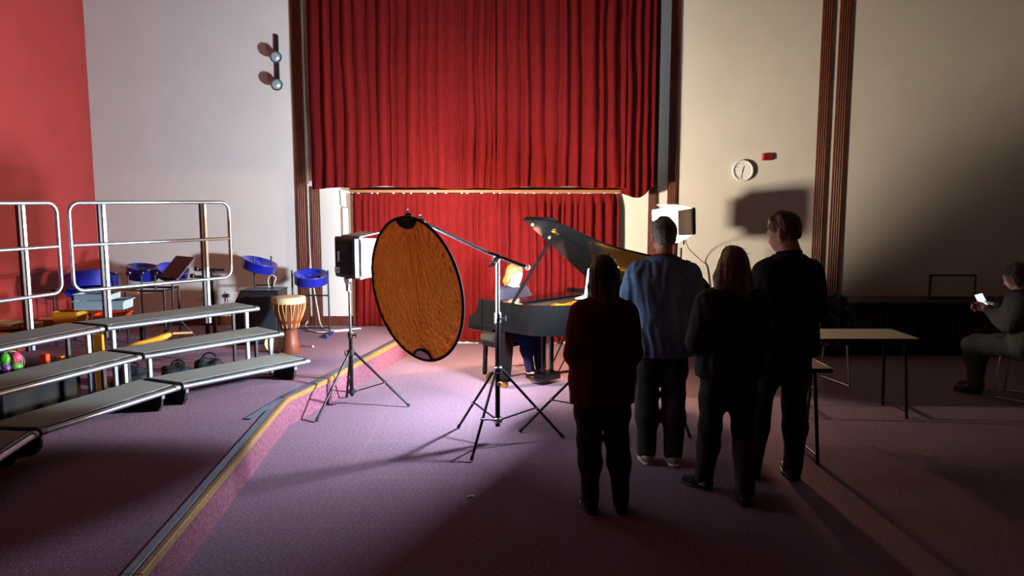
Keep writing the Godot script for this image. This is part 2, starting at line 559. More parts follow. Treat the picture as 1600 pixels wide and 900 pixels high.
func wall_fittings():
	var t := thing("track_light", "black wall track with two unlit spotlights on the left white wall", "spotlight", W(-2.92, 3.55, WALL_D))
	put("track", box_mesh(Vector3(0.045, 0.66, 0.035), 0.004, Vector3(0, 0.0, 0.0175)), M.black, t)
	for y in [0.04, -0.29]:
		spot_lamp(t, Vector3(0.03, y, 0.17))
	# clock showing 12:32
	var c := thing("wall_clock", "round white wall clock with black hands near the red box", "clock", W(2.91, 2.22, WALL_D))
	var cx := Transform3D(Basis(Vector3.RIGHT, PI / 2), Vector3.ZERO)
	put("case", lathe_mesh([Vector2(0, 0), Vector2(0.118, 0), Vector2(0.132, 0.01), Vector2(0.135, 0.04), Vector2(0.128, 0.052), Vector2(0.114, 0.05), Vector2(0.112, 0.036), Vector2(0, 0.036)], 40, cx), M.white_plastic, c)
	put("dial", lathe_mesh([Vector2(0.1125, 0.0365), Vector2(0.1125, 0.038), Vector2(0, 0.038)], 40, cx), M.clock_face, c)
	for h in 12:
		var a := TAU * (h + 1) / 12.0
		var n := put("numeral", text_mesh(str(h + 1), 0.026), M.ink, c)
		n.position = Vector3(sin(a) * 0.090, cos(a) * 0.090, 0.0385)
	var hands := [[0.062, 0.009, TAU * (32.0 / 60 + 12) / 12.0, "hour_hand"], [0.092, 0.006, TAU * 32.0 / 60.0, "minute_hand"]]
	for i in 2:
		var hd = hands[i]
		var st := mb()
		var dv := Vector3(sin(hd[2]), cos(hd[2]), 0)
		bar(st, -dv * 0.018 + Vector3(0, 0, 0.0405 + i * 0.002), dv * hd[0] + Vector3(0, 0, 0.0405 + i * 0.002), hd[1], 0.0015, 0.0, Vector3(0, 0, 1))
		put(hd[3], done(st), M.ink, c)
	put("hand_boss", lathe_mesh([Vector2(0.007, 0.038), Vector2(0.007, 0.045), Vector2(0, 0.045)], 12, cx), M.ink, c)
	# red alarm box
	var al := thing("alarm_box", "small dark red alarm box on the cream wall above the clock", "alarm", W(3.215, 2.39, WALL_D))
	put("case", box_mesh(Vector3(0.125, 0.085, 0.05), 0.012, Vector3(0, 0, 0.025)), M.red_plastic, al)
	for k in 5:
		put("slot", box_mesh(Vector3(0.07, 0.004, 0.004), 0.001, Vector3(0, -0.022 + k * 0.011, 0.0505)), M.ink, al)
	# white control box and its flex on the strip left of the curtain
	var cb := thing("control_box", "narrow white control box on the strip left of the low curtain", "control box", W(-2.115, 1.575, WALL_D))
	put("case", box_mesh(Vector3(0.075, 0.36, 0.05), 0.006, Vector3(0, 0, 0.025)), M.white_plastic, cb)
	put("lid", box_mesh(Vector3(0.06, 0.30, 0.006), 0.002, Vector3(0, 0, 0.053)), M.white, cb)
	var st2 := mb()
	tube(st2, [Vector3(-0.07, 0.40, 0.012), Vector3(-0.058, 0.28, 0.014), Vector3(-0.065, 0.22, 0.014), Vector3(-0.03, 0.19, 0.02)], 0.005, 6)
	put("flex", done(st2), M.grey, cb)
	# conduit up the wall beside the high curtain
	var st3 := mb()
	tube(st3, [W(-2.545, 3.26, 9.735), W(-2.545, 5.78, 9.735)], 0.011, 8)
	tag(put("wall_conduit", done(st3), M.cable), "thin pale conduit running up the wall left of the high curtain", "pipe")
	# white flex hanging between the strips to the floor and along it
	st3 = mb()
	var pts := [W(-2.59, 5.78, 9.735), W(-2.59, 2.0, 9.735), W(-2.585, 1.2, 9.73), W(-2.56, 0.9, 9.68), W(-2.50, 0.6, 9.62), W(-2.46, 0.40, 9.58), W(-2.42, 0.30, 9.5), W(-2.34, 0.254, 9.38), W(-2.2, 0.25, 9.3), W(-2.05, 0.25, 9.36), W(-1.9, 0.25, 9.45)]
	tube(st3, smooth_path(pts, 5), 0.009, 6)
	tag(put("cable", done(st3), M.cable), "white cable hanging down the wall and trailing onto the platform", "cable")
	st3 = mb()
	tube(st3, smooth_path([W(-2.635, 0.3, 9.7), W(-2.62, 0.27, 9.55), W(-2.5, 0.25, 9.3), W(-2.36, 0.25, 9.18), W(-2.2, 0.25, 9.2), W(-2.0, 0.25, 9.28)], 6), 0.008, 6)
	tag(put("cable", done(st3), M.cable), "white cable looping over the platform by the steel pan's foot", "cable")
	# wall socket with a black plug
	var so := thing("wall_socket", "white double wall socket with a black plug, above the top riser", "socket", W(-3.62, 0.62, WALL_D))
	put("plate", box_mesh(Vector3(0.15, 0.12, 0.014), 0.004, Vector3(0, 0, 0.007)), M.white_plastic, so)
	put("plug", box_mesh(Vector3(0.05, 0.05, 0.045), 0.012, Vector3(-0.04, 0.01, 0.036)), M.black, so)
	var st4 := mb()
	tube(st4, [Vector3(-0.04, -0.01, 0.04), Vector3(-0.04, -0.08, 0.04), Vector3(-0.045, -0.2, 0.02), Vector3(-0.045, -0.25, 0.012)], 0.004, 6)
	put("flex", done(st4), M.black, so)

func smooth_path(p: Array, n: int) -> Array:
	var out := []
	for i in p.size() - 1:
		var a: Vector3 = p[maxi(i - 1, 0)]
		var d: Vector3 = p[mini(i + 2, p.size() - 1)]
		for k in n:
			out.append(p[i].cubic_interpolate(p[i + 1], a, d, float(k) / n))
	out.append(p[-1])
	return out

# ---------------------------------------------------------------- film lights
func stand_legs(t: Node3D, feet: Array, hub: float, low: float, m: Material):
	# feet in the stand's own frame; legs hang from the upper collar, braces reach up to them from the lower collar
	for f in feet:
		var dirv := Vector3(f.x, 0, f.z).normalized()
		var top: Vector3 = dirv * 0.028 + Vector3(0, hub, 0)
		var foot := Vector3(f.x, 0.012, f.z)
		var st := mb()
		tube(st, [top, foot.lerp(top, 0.02)], 0.0105, 10)
		var leg := put("leg", done(st), m, t)
		st = mb()
		tube(st, [foot.lerp(top, 0.04), foot], 0.0135, 10)
		put("rubber_foot", done(st), M.black_matte, leg)
		st = mb()
		var j := top.lerp(foot, 0.56)
		bar(st, dirv * 0.025 + Vector3(0, low, 0), j, 0.016, 0.009, 0.002)
		put("brace", done(st), m, t)
		st = mb()
		var ax := Vector3.UP.cross(dirv)
		tube(st, [j - ax * 0.016, j + ax * 0.016], 0.011, 8)
		put("rivet", done(st), M.chrome, t)

func collar(t: Node3D, y: float, r: float, h: float, m: Material, knob := 0.0, called := "collar"):
	var st := mb()
	lathe(st, [Vector2(0, y - h / 2), Vector2(r * 0.85, y - h / 2), Vector2(r, y - h * 0.35), Vector2(r, y + h * 0.35), Vector2(r * 0.85, y + h / 2), Vector2(0, y + h / 2)], 14, Transform3D(), false)
	var c := put(called, done(st), m, t)
	if knob != 0.0:
		st = mb()
		var d := Vector3(cos(knob), 0, sin(knob))
		tube(st, [Vector3(0, y, 0) + d * r * 0.5, Vector3(0, y, 0) + d * (r + 0.03)], 0.007, 8)
		var side := Vector3(0, 1, 0)
		bar(st, Vector3(0, y, 0) + d * (r + 0.034) - side * 0.022, Vector3(0, y, 0) + d * (r + 0.034) + side * 0.022, 0.012, 0.012, 0.003, d)
		put("knob", done(st), M.black, c)

func light_stand(label: String, at: Vector3, feet: Array, hub: float, low: float, top: float, upper: Material) -> Node3D:
	var t := thing("light_stand", label, "light stand", at, 0.0, "film light stands")
	var st := mb()
	tube(st, [Vector3(0, low - 0.04, 0), Vector3(0, minf(top * 0.62, 0.85), 0)], 0.0165, 14)
	put("lower_column", done(st), M.black_metal, t)
	st = mb()
	tube(st, [Vector3(0, minf(top * 0.62, 0.85) - 0.02, 0), Vector3(0, top, 0)], 0.0125, 14)
	put("upper_column", done(st), upper, t)
	collar(t, hub, 0.034, 0.05, M.black)
	collar(t, low, 0.034, 0.035, M.black)
	collar(t, minf(top * 0.62, 0.85), 0.025, 0.06, M.black, 0.4)
	collar(t, minf(top * 0.62, 0.85) - 0.16, 0.023, 0.05, M.black, 2.4)
	stand_legs(t, feet, hub, low, M.black_metal)
	return t

func panel_light(label: String, at: Vector3, n: Vector3, w: float, h: float, energy: float, col: Color, glow: float, door_len: float, opens: Array) -> Node3D:
	# its face looks along n; opens: how far the left, right, top and bottom doors are folded out from the face's axis
	var t := thing("panel_light", label, "film light", at, 0.0, "lit film light panels")
	t.basis = Basis.looking_at(n, Vector3.UP)
	put("housing", box_mesh(Vector3(w, h, 0.06), 0.012, Vector3(0, 0, 0.032)), M.black, t)
	var st := mb()
	bx(st, Vector3(0, 0, 0.068), Vector3(w * 0.72, h * 0.82, 0.025), Basis(), 0.006)
	put("back_cover", done(st), M.black_matte, t)
	for k in 6:
		put("vent", box_mesh(Vector3(w * 0.4, 0.004, 0.004), 0.001, Vector3(w * 0.08, h * 0.30 - k * 0.011, 0.081)), M.black, t)
	st = mb()
	bx(st, Vector3(-w * 0.16, h * 0.02, 0.084), Vector3(0.032, 0.092, 0.012), Basis(), 0.012)
	put("handle", done(st), M.white_plastic, t, "white grip on the black back")
	st = mb()
	bx(st, Vector3(-w * 0.10 - 0.06, -h * 0.32, 0.0815), Vector3(0.09, 0.055, 0.002))
	var sticker := put("sticker", done(st), mat(Color(0.80, 0.90, 0.95), 0.4), t, "pale blue and white sticker")
	st = mb()
	bx(st, Vector3(-w * 0.10 - 0.055, -h * 0.32, 0.083), Vector3(0.03, 0.022, 0.001))
	put("mark", done(st), mat(Color(0.25, 0.55, 0.80), 0.4), sticker)
	var gm := mat(Color(0.9, 0.9, 0.9), 0.5)
	gm.emission_enabled = true
	gm.emission = col
	gm.emission_energy_multiplier = glow
	put("diffuser", box_mesh(Vector3(w - 0.026, h - 0.026, 0.034), 0.006, Vector3(0, 0, -0.015)), gm, t, "glowing white diffuser face")
	# a frame round the face
	st = mb()
	for s in [-1, 1]:
		bx(st, Vector3(s * (w / 2 - 0.006), 0, -0.002), Vector3(0.012, h, 0.012), Basis(), 0.003)
		bx(st, Vector3(0, s * (h / 2 - 0.006), -0.002), Vector3(w - 0.026, 0.012, 0.012), Basis(), 0.003)
	put("bezel", done(st), M.white_plastic, t)
	# barn doors: left, right, top, bottom
	var sides := [[Vector3(-1, 0, 0), h], [Vector3(1, 0, 0), h], [Vector3(0, 1, 0), w], [Vector3(0, -1, 0), w]]
	for i in 4:
		if opens[i] < -0.5:
			continue
		var o: Vector3 = sides[i][0]
		var half: float = (w if i < 2 else h) / 2
		var hinge := o * (half + 0.004) + Vector3(0, 0, -0.006)
		var dirv := (Vector3(0, 0, -1) * cos(opens[i]) + o * sin(opens[i])).normalized()
		var along := Vector3(0, 1, 0) if i < 2 else Vector3(1, 0, 0)
		var wide: float = sides[i][1] * 0.98
		# a tapering leaf
		var th := dirv.cross(along).normalized() * 0.003
		var p := [hinge - along * wide / 2, hinge + along * wide / 2, hinge + dirv * door_len + along * wide * 0.46, hinge + dirv * door_len - along * wide * 0.46]
		st = mb()
		quad(st, p[0] + th, p[1] + th, p[2] + th, p[3] + th)
		quad(st, p[3] - th, p[2] - th, p[1] - th, p[0] - th)
		for k in 4:
			quad(st, p[k] - th, p[(k + 1) % 4] - th, p[(k + 1) % 4] + th, p[k] + th)
		var door := put("barn_door", done(st), M.door_white, t)
		st = mb()
		tube(st, [hinge - along * wide * 0.45, hinge + along * wide * 0.45], 0.005, 8)
		put("hinge", done(st), M.black, door)
	# yoke under the panel
	st = mb()
	bx(st, Vector3(0, -h / 2 - 0.02, 0.03), Vector3(0.09, 0.035, 0.04), Basis(), 0.008)
	lathe(st, [Vector2(0, -0.12), Vector2(0.018, -0.12), Vector2(0.02, -0.06), Vector2(0.03, -0.035), Vector2(0, -0.03)], 12, Transform3D(Basis(), Vector3(0, -h / 2 - 0.0, 0.03)), false)
	put("mount", done(st), M.chrome, t)
	var al := AreaLight3D.new()
	al.name = "panel_glow"
	al.area_size = Vector2(w - 0.04, h - 0.04)
	al.area_normalize_energy = true
	al.light_energy = energy
	al.light_color = col
	al.area_range = 25.0
	al.shadow_enabled = true
	t.add_child(al)
	al.position = Vector3(0, 0, -0.034)
	return t

func lights_and_stands():
	# the panel on the left, aimed past the piano at the right-hand wall
	panel_light("square light panel with black back and white barn doors left of the reflector", W(-1.43, 1.355, 6.72), Vector3(0.77, 0.0, -0.64), 0.36, 0.36, 48.0, Color(1.0, 0.93, 0.82), 6.0, 0.21, [0.5, 0.02, 0.15, -0.25])
	light_stand("black tripod light stand left of the reflector, by the step", W(-1.445, 0, 6.72), [Vector3(-0.2, 0, 0.49), Vector3(0.52, 0, 0.02), Vector3(-0.115, 0, -0.30)], 0.50, 0.14, 1.06, M.chrome)
	# the panel hidden behind the nearest onlooker, aimed at the pianist and the left wall
	panel_light("blazing light panel mostly hidden behind the long-haired onlooker in the rust coat", W(0.668, 1.205, 6.12), Vector3(-0.90, 0.12, -0.40), 0.28, 0.25, 46.0, Color(0.88, 0.93, 1.0), 8.0, 0.10, [-1.0, 1.0, -1.0, 0.2])
	light_stand("black light stand whose splayed leg crosses the boom stand's leg", W(0.678, 0, 6.13), [Vector3(-0.62, 0, 0.2), Vector3(0.22, 0, 0.40), Vector3(0.24, 0, -0.42)], 0.56, 0.16, 1.0, M.black_metal)
	# the panel by the wall, aimed left across the piano
	panel_light("bright light panel with barn doors by the cream wall, behind the grey-haired onlooker", W(1.96, 1.61, 8.87), Vector3(-0.82, -0.06, 0.57), 0.36, 0.31, 42.0, Color(1.0, 0.80, 0.62), 10.0, 0.22, [-0.08, 0.25, 0.2, 0.3])
	light_stand("tall light stand by the cream wall carrying the brightest panel", W(1.97, 0, 8.87), [Vector3(-0.25, 0, 0.40), Vector3(0.48, 0, 0.05), Vector3(-0.2, 0, -0.44)], 0.6, 0.16, 1.3, M.black_metal)
	var st := mb()
	tube(st, smooth_path([W(2.0, 1.42, 8.95), W(2.06, 1.40, 9.1), W(2.2, 1.25, 9.45), W(2.42, 1.08, 9.70), W(2.5, 1.0, 9.735), W(2.55, 0.7, 9.735)], 6), 0.005, 6)
	tag(put("cable", done(st), M.black), "thin dark cable running from the brightest panel down the cream wall", "cable")
	boom_and_reflector()

func boom_and_reflector():
	var t := thing("boom_stand", "chrome boom stand holding the gold reflector, in the middle of the floor", "boom stand", W(-0.11, 0, 5.70))
	var st := mb()
	tube(st, [Vector3(0, 0.13, 0), Vector3(0, 0.98, 0)], 0.0185, 16)
	put("lower_column", done(st), M.black_metal, t)
	st = mb()
	tube(st, [Vector3(0, 0.96, 0), Vector3(0, 1.42, 0)], 0.0165, 16)
	put("upper_column", done(st), M.chrome, t)
	collar(t, 0.575, 0.036, 0.05, M.chrome)
	collar(t, 0.18, 0.036, 0.04, M.chrome)
	collar(t, 0.97, 0.028, 0.09, M.chrome, 0.25)
	stand_legs(t, [Vector3(-0.18, 0, 0.44), Vector3(-0.33, 0, -0.35), Vector3(0.51, 0, -0.10)], 0.575, 0.18, M.black_metal)
	st = mb()
	bx(st, Vector3(-0.075, 0.535, 0.03), Vector3(0.022, 0.05, 0.02), Basis(Vector3.BACK, -0.5), 0.004)
	put("tape", done(st), M.yellow, t, "yellow tape flag on a leg")
	st = mb()
	ball(st, Vector3(0.012, 0.47, 0.035), Vector3(0.014, 0.018, 0.01), 10, 6)
	put("cord_weight", done(st), M.brass, t)
	# pivot and arm
	var a := Vector3(-0.635, 0.335, 0.30) + Vector3(0, 1.42, 0)
	var b := Vector3(0.225, -0.063, 0.0) + Vector3(0, 1.42, 0)
	var dirv := (b - a).normalized()
	st = mb()
	bx(st, Vector3(-0.005, 1.425, 0), Vector3(0.06, 0.07, 0.05), Basis(Vector3.BACK, -0.4), 0.012)
	tube(st, [Vector3(-0.01, 1.42, -0.035), Vector3(-0.01, 1.42, 0.06)], 0.016, 10)
	var pv := put("pivot", done(st), M.chrome, t)
	st = mb()
	bar(st, Vector3(-0.035, 1.40, 0.06), Vector3(0.015, 1.435, 0.06), 0.012, 0.014, 0.004)
	tube(st, [Vector3(-0.06, 1.36, 0.0), Vector3(-0.02, 1.39, 0.0)], 0.013, 8)
	put("knob", done(st), M.black, pv)
	st = mb()
	tube(st, [a, Vector3(0, 1.435, 0) - dirv * 0.05], 0.0125, 12)
	put("arm", done(st), M.alu, t)
	st = mb()
	tube(st, [Vector3(0, 1.435, 0) - dirv * 0.08, b], 0.0145, 12)
	put("arm_sleeve", done(st), M.chrome, t)
	st = mb()
	ball(st, b, Vector3(0.021, 0.021, 0.021), 12, 8)
	put("end_cap", done(st), M.white_plastic, t)
	# clamps at the arm's end
	for k in 2:
		st = mb()
		var c := a + dirv * (0.02 + k * 0.10)
		bx(st, c + Vector3(0, 0.004, 0.012), Vector3(0.045, 0.035, 0.045), Basis(Vector3.BACK, -0.4), 0.008)
		bar(st, c + Vector3(-0.05, -0.01, 0.02), c + Vector3(0.02, -0.035, 0.02), 0.02, 0.01, 0.003)
		var cl := put("clamp", done(st), M.black, t)
		st = mb()
		tube(st, [c + Vector3(-0.01, 0.045, 0.02), c + Vector3(0.006, -0.03, 0.04)], 0.005, 6)
		ball(st, c + Vector3(-0.012, 0.05, 0.02), Vector3(0.009, 0.009, 0.009), 8, 6)
		ball(st, c + Vector3(0.02, 0.0, 0.035), Vector3(0.009, 0.009, 0.009), 8, 6)
		put("clamp_screw", done(st), M.chrome, cl)
	# the reflector disc, its gold face turned to the left and towards the camera
	var rf := thing("reflector", "large round gold foil reflector with black rim hanging from the boom arm", "reflector", W(-0.69, 1.225, 5.38))
	var n := Vector3(-0.71, -0.13, 0.69).normalized()
	rf.basis = Basis.looking_at(-n, Vector3.UP)   # local +Z is the gold face
	var R := 0.52
	var noise := FastNoiseLite.new()
	noise.seed = 5
	noise.frequency = 1.0
	noise.fractal_octaves = 2
	for side in 2:
		var rows := []
		var rings := 64
		var segs := 240
		for i in rings + 1:
			var row := []
			var rr := R * float(i) / rings
			for k in segs + 1:
				var th := TAU * (k % segs) / segs
				var x := rr * cos(th)
				var y := rr * sin(th)
				var u := rr / R
				# foil pulled tight between the two grips: creases fan out from them and across the rim
				var dt := Vector2(x, y - R * 0.93)
				var db := Vector2(x, y + R * 0.93)
				var f1 := noise.get_noise_2d(atan2(dt.x, -dt.y) * 9.0, dt.length() * 1.6) * exp(-dt.length() * 2.2)
				var f2 := noise.get_noise_2d(atan2(db.x, db.y) * 9.0 + 30.0, db.length() * 1.6) * exp(-db.length() * 2.2)
				var cr := noise.get_noise_2d(th * 9.0, rr * 5.0 + 70.0) * pow(u, 5.0)
				var small := noise.get_noise_2d(x * 30.0 + y * 6.0, y * 22.0) * (0.25 + 0.75 * absf(noise.get_noise_2d(x * 2.0, y * 2.0 + 5.0)))
				var belly := 0.02 * (1.0 - u * u)
				var z := 0.005 * (f1 + f2) + 0.010 * cr * (1.0 - smoothstep(0.96, 1.0, u)) + 0.0062 * small * (1.0 - smoothstep(0.94, 1.0, u)) - belly
				row.append(Vector3(x, y, z + (0.002 if side == 0 else -0.002)))
			rows.append(row)
		st = mb()
		sheet(st, rows)
		put("gold_face" if side == 0 else "white_face", done(st), M.gold if side == 0 else M.sail, rf)
	st = mb()
	var ring := []
	for k in 96:
		ring.append(Vector3(R * cos(TAU * k / 96), R * sin(TAU * k / 96), 0))
	tube(st, ring, 0.011, 10, false, true)
	put("rim", done(st), M.black_matte, rf)
	for s in [-1, 1]:
		# a grip: black crescent sewn at the rim with a hand hole showing the light behind
		st = mb()
		var pts := []
		for k in 15:
			var a2 := PI + PI * k / 14.0
			pts.append(Vector3(0.105 * cos(a2), s * (R - 0.012 + 0.062 * sin(a2)), 0.006))
		tube(st, pts, 0.009, 8)
		var g := put("grip", done(st), M.black_matte, rf)
		st = mb()
		var rows2 := []
		for i in 2:
			var row := []
			for k in 15:
				var a3 := PI + PI * k / 14.0
				var yy: float = (R - 0.012 + 0.062 * sin(a3)) if i == 0 else sqrt(R * R - pow(0.105 * cos(a3), 2)) 
				row.append(Vector3(0.105 * cos(a3), s * yy, 0.0045))
			rows2.append(row)
		sheet(st, rows2)
		put("hand_hole", done(st), M.white if s < 0 else M.black_matte, g)

# ---------------------------------------------------------------- choir risers
# a unit stands between two side lines, each an origin (x, d) at the lowest front corner and a direction back
func riser(label: String, r0: Vector2, rd: Vector2, l0: Vector2, ld: Vector2, posts: Array, with_right_end: bool):
	rd = rd.normalized()
	ld = ld.normalized()
	var t := thing("choir_riser", label, "choir riser", W(r0.x, PLAT, r0.y), 0.0, "curved three-step choir risers")
	var o := Vector3(r0.x, 0, -r0.y)
	var R = func(s, y): return Vector3(r0.x + rd.x * s, y, -(r0.y + rd.y * s)) - o
	var L = func(s, y): return Vector3(l0.x + ld.x * s, y, -(l0.y + ld.y * s)) - o
	var along: Vector3 = (L.call(0, 0) - R.call(0, 0)).normalized()
	var back := Vector3(rd.x + ld.x, 0, -(rd.y + ld.y)).normalized()
	for k in 3:
		var y := 0.2 * (k + 1)
		var s0 := 0.41 * k
		var s1 := s0 + 0.425
		var g := 0.008
		var a: Vector3 = R.call(s0, y) + along * g
		var b: Vector3 = L.call(s0, y) - along * g
		var c: Vector3 = L.call(s1, y) - along * g
		var d: Vector3 = R.call(s1, y) + along * g
		# carpeted deck
		var st := mb()
		slab(st, PackedVector2Array([Vector2(a.x, a.z), Vector2(b.x, b.z), Vector2(c.x, c.z), Vector2(d.x, d.z)]), y - 0.035, y - 0.004)
		var deck := put("deck", done(st), M.black_matte, t, "black deck frame with grey carpet tread")
		st = mb()
		var ins := 0.022
		var a2 := a + along * ins + back * 0.034
		var b2 := b - along * ins + back * 0.034
		var c2 := c - along * ins - back * 0.02
		var d2 := d + along * ins - back * 0.02
		slab(st, PackedVector2Array([Vector2(a2.x, a2.z), Vector2(b2.x, b2.z), Vector2(c2.x, c2.z), Vector2(d2.x, d2.z)]), y - 0.004, y + 0.002)
		put("carpet_tread", done(st), M.deck, deck, "grey carpet tread")
		# rounded metal nosing along the front with a groove above it
		st = mb()
		tube(st, [a - back * 0.004 + Vector3(0, -0.026, 0), b - back * 0.004 + Vector3(0, -0.026, 0)], 0.019, 14)
		put("nosing", done(st), M.alu, deck, "bright metal nosing")
		st = mb()
		bar(st, a + back * 0.012 + Vector3(0, -0.005, 0), b + back * 0.012 + Vector3(0, -0.005, 0), 0.024, 0.012, 0.003)
		put("edge_strip", done(st), M.black_metal, deck)
		for e in [a + along * 0.02, b - along * 0.02]:
			st = mb()
			tube(st, [e - along * 0.021 - back * 0.004 + Vector3(0, -0.024, 0), e + along * 0.021 - back * 0.004 + Vector3(0, -0.024, 0)], 0.0225, 14)
			put("corner_cap", done(st), M.alu_dull, deck)
		# back rail and cross beam under the deck
		st = mb()
		bar(st, d + Vector3(0, -0.05, 0) + along * 0.02, c + Vector3(0, -0.05, 0) - along * 0.02, 0.03, 0.03, 0.004)
		put("under_rail", done(st), M.black, deck)
		# legs: bright square posts, and black folding side frames
		for e in 2:
			var f0: Vector3 = (a if e == 0 else b)
			var sgn := 1.0 if e == 0 else -1.0
			var sd: Vector3 = Vector3(rd.x, 0, -rd.y) if e == 0 else Vector3(ld.x, 0, -ld.y)
			var p := f0 + along * sgn * 0.09 + sd * 0.07
			if k == 0:
				st = mb()
				var q0 := p
				var q1 := p + sd * 0.35
				var top := y - 0.04
				var pr := [Vector3(q0.x, top, q0.z), Vector3(q1.x, top, q1.z), Vector3(q1.x, 0.0, q1.z), Vector3(q0.x, 0.0, q0.z) + sd * 0.05, Vector3(q0.x, 0.05, q0.z) + sd * 0.015]
				var th := along * 0.012
				for i in pr.size():
					quad(st, pr[i] + th, pr[(i + 1) % 5] + th, pr[(i + 1) % 5] - th, pr[i] - th)
				for i in [1, 2, 3]:
					tri(st, pr[0] + th, pr[i + 1] + th, pr[i] + th)
					tri(st, pr[0] - th, pr[i] - th, pr[i + 1] - th)
				put("side_frame", done(st), M.black_matte, t)
				st = mb()
				bar(st, Vector3(q0.x, top, q0.z) - along * sgn * 0.0, Vector3(q0.x, 0.10, q0.z) - along * sgn * 0.0 + sd * 0.004, 0.028, 0.012, 0.002, sd)
				put("leg_bracket", done(st), M.alu, t)
			else:
				st = mb()
				bar(st, Vector3(p.x, y - 0.04, p.z), Vector3(p.x, 0.012, p.z), 0.034, 0.034, 0.004, sd)
				put("leg", done(st), M.alu, t, "bright square metal leg")
				st = mb()
				bx(st, Vector3(p.x, 0.006, p.z), Vector3(0.045, 0.012, 0.045), Basis(), 0.003)
				put("foot_pad", done(st), M.black, t)
				st = mb()
				bar(st, Vector3(p.x, 0.2 * k - 0.06, p.z) , Vector3(p.x, 0.2 * k - 0.06, p.z) - sd * 0.2, 0.026, 0.026, 0.004)
				put("link_bar", done(st), M.black, t)
				st = mb()
				bar(st, Vector3(p.x, y - 0.055, p.z), Vector3(p.x, y - 0.055, p.z) + sd * 0.26, 0.026, 0.03, 0.004)
				var pb := p + sd * 0.25
				bar(st, Vector3(pb.x, y - 0.04, pb.z), Vector3(pb.x, 0.0, pb.z), 0.03, 0.03, 0.004, sd)
				put("side_frame", done(st), M.black, t)
	# long brace bar low down between the ends
	var stb := mb()
	bar(stb, R.call(0.52, 0.05) + along * 0.1, L.call(0.52, 0.05) - along * 0.1, 0.03, 0.04, 0.004)
	put("brace", done(stb), M.alu_dull, t, "dull metal floor brace")
	# guard rail along the back of the top step
	if posts.size() > 0:
		var A: Vector3 = R.call(1.245, 0.0)
		var B: Vector3 = L.call(1.245, 0.0)
		var dir := (B - A).normalized()
		A += dir * 0.04
		B -= dir * 0.04
		var y0 := 1.095 - PLAT
		var y1 := 1.835 - PLAT
		var r := 0.085
		var loop := []
		loop += arc(A + dir * r + Vector3(0, y1 - r, 0), -dir, Vector3.UP, r, 0, PI / 2, 7)
		loop += arc(B - dir * r + Vector3(0, y1 - r, 0), Vector3.UP, dir, r, 0, PI / 2, 7)
		loop += arc(B - dir * r + Vector3(0, y0 + r, 0), dir, -Vector3.UP, r, 0, PI / 2, 7)
		loop += arc(A + dir * r + Vector3(0, y0 + r, 0), -Vector3.UP, -dir, r, 0, PI / 2, 7)
		var st2 := mb()
		tube(st2, loop, 0.0165, 12, false, true)
		var gr := put("guard_rail", done(st2), M.alu, t, "rounded metal guard rail frame")
		st2 = mb()
		tube(st2, [A + Vector3(0, (y0 + y1) / 2 + 0.015, 0), B + Vector3(0, (y0 + y1) / 2 + 0.015, 0)], 0.0145, 12)
		put("middle_bar", done(st2), M.alu, gr)
		for f in posts:
			var p: Vector3 = A.lerp(B, f) + Vector3(-dir.z, 0, dir.x) * 0.0
			var offs := back * 0.034
			st2 = mb()
			bar(st2, p + offs + Vector3(0, 0.42, 0), p + offs + Vector3(0, y1, 0), 0.036, 0.03, 0.004, dir)
			var rp := put("rail_post", done(st2), M.alu, t)
			st2 = mb()
			bar(st2, p + offs + dir * 0.036 + Vector3(0, 0.42, 0), p + offs + dir * 0.036 + Vector3(0, y1 - 0.01, 0), 0.034, 0.028, 0.004, dir)
			put("post_channel", done(st2), M.black, rp, "black channel beside the bright post")

func pan_shape(r: float, h: float) -> ArrayMesh:
	# steel pan: a shallow skirt and a sunk, dimpled playing face
	var prof := [Vector2(r - 0.006, -h), Vector2(r, -h + 0.004), Vector2(r, -0.01), Vector2(r + 0.008, -0.006), Vector2(r + 0.008, 0.006), Vector2(r - 0.004, 0.006)]
	for i in 9:
		var f := 1.0 - i / 8.0
		prof.append(Vector2((r - 0.012) * f, -0.075 * (1.0 - f * f)))
	return lathe_mesh(prof, 40, Transform3D(), true)

func steel_pan(label: String, at: Vector3, tilt: Basis, r: float, h: float, group := "blue steel pans") -> Node3D:
	var t := thing("steel_pan", label, "steel pan", at, 0.0, group)
	t.basis = tilt
	put("bowl", pan_shape(r, h), M.blue, t)
	for k in 5:
		var a := TAU * k / 5.0 + 0.4
		var st := mb()
		var c := Vector3(cos(a) * r * 0.60, -0.046, sin(a) * r * 0.60)
		ball(st, c, Vector3(r * 0.2, 0.012, r * 0.2), 14, 6)
		put("note", done(st), M.blue, t)
	return t

func pan_stand(label: String, at: Vector3, w: float, top: float, depth: float):
	var t := thing("pan_stand", label, "drum stand", at, 0.0, "black steel pan stands")
	for s in [-1, 1]:
		var st := mb()
		tube(st, [Vector3(s * w / 2, 0.02, 0), Vector3(s * w / 2, top, 0)], 0.011, 8)
		put("post", done(st), M.black, t)
		st = mb()
		tube(st, [Vector3(s * w / 2, 0.025, -depth / 2), Vector3(s * w / 2, 0.025, depth / 2)], 0.012, 8)
		var ft := put("foot", done(st), M.black, t)
		for e in [-1, 1]:
			st = mb()
			bx(st, Vector3(s * w / 2, 0.02, e * depth / 2), Vector3(0.035, 0.04, 0.07), Basis(), 0.008)
			put("foot_cap", done(st), M.blue, ft, "blue plastic foot cap")
	for y in [top * 0.62, 0.10]:
		var st2 := mb()
		tube(st2, [Vector3(-w / 2, y, 0), Vector3(w / 2, y, 0)], 0.009, 8)
		put("crossbar", done(st2), M.black, t)

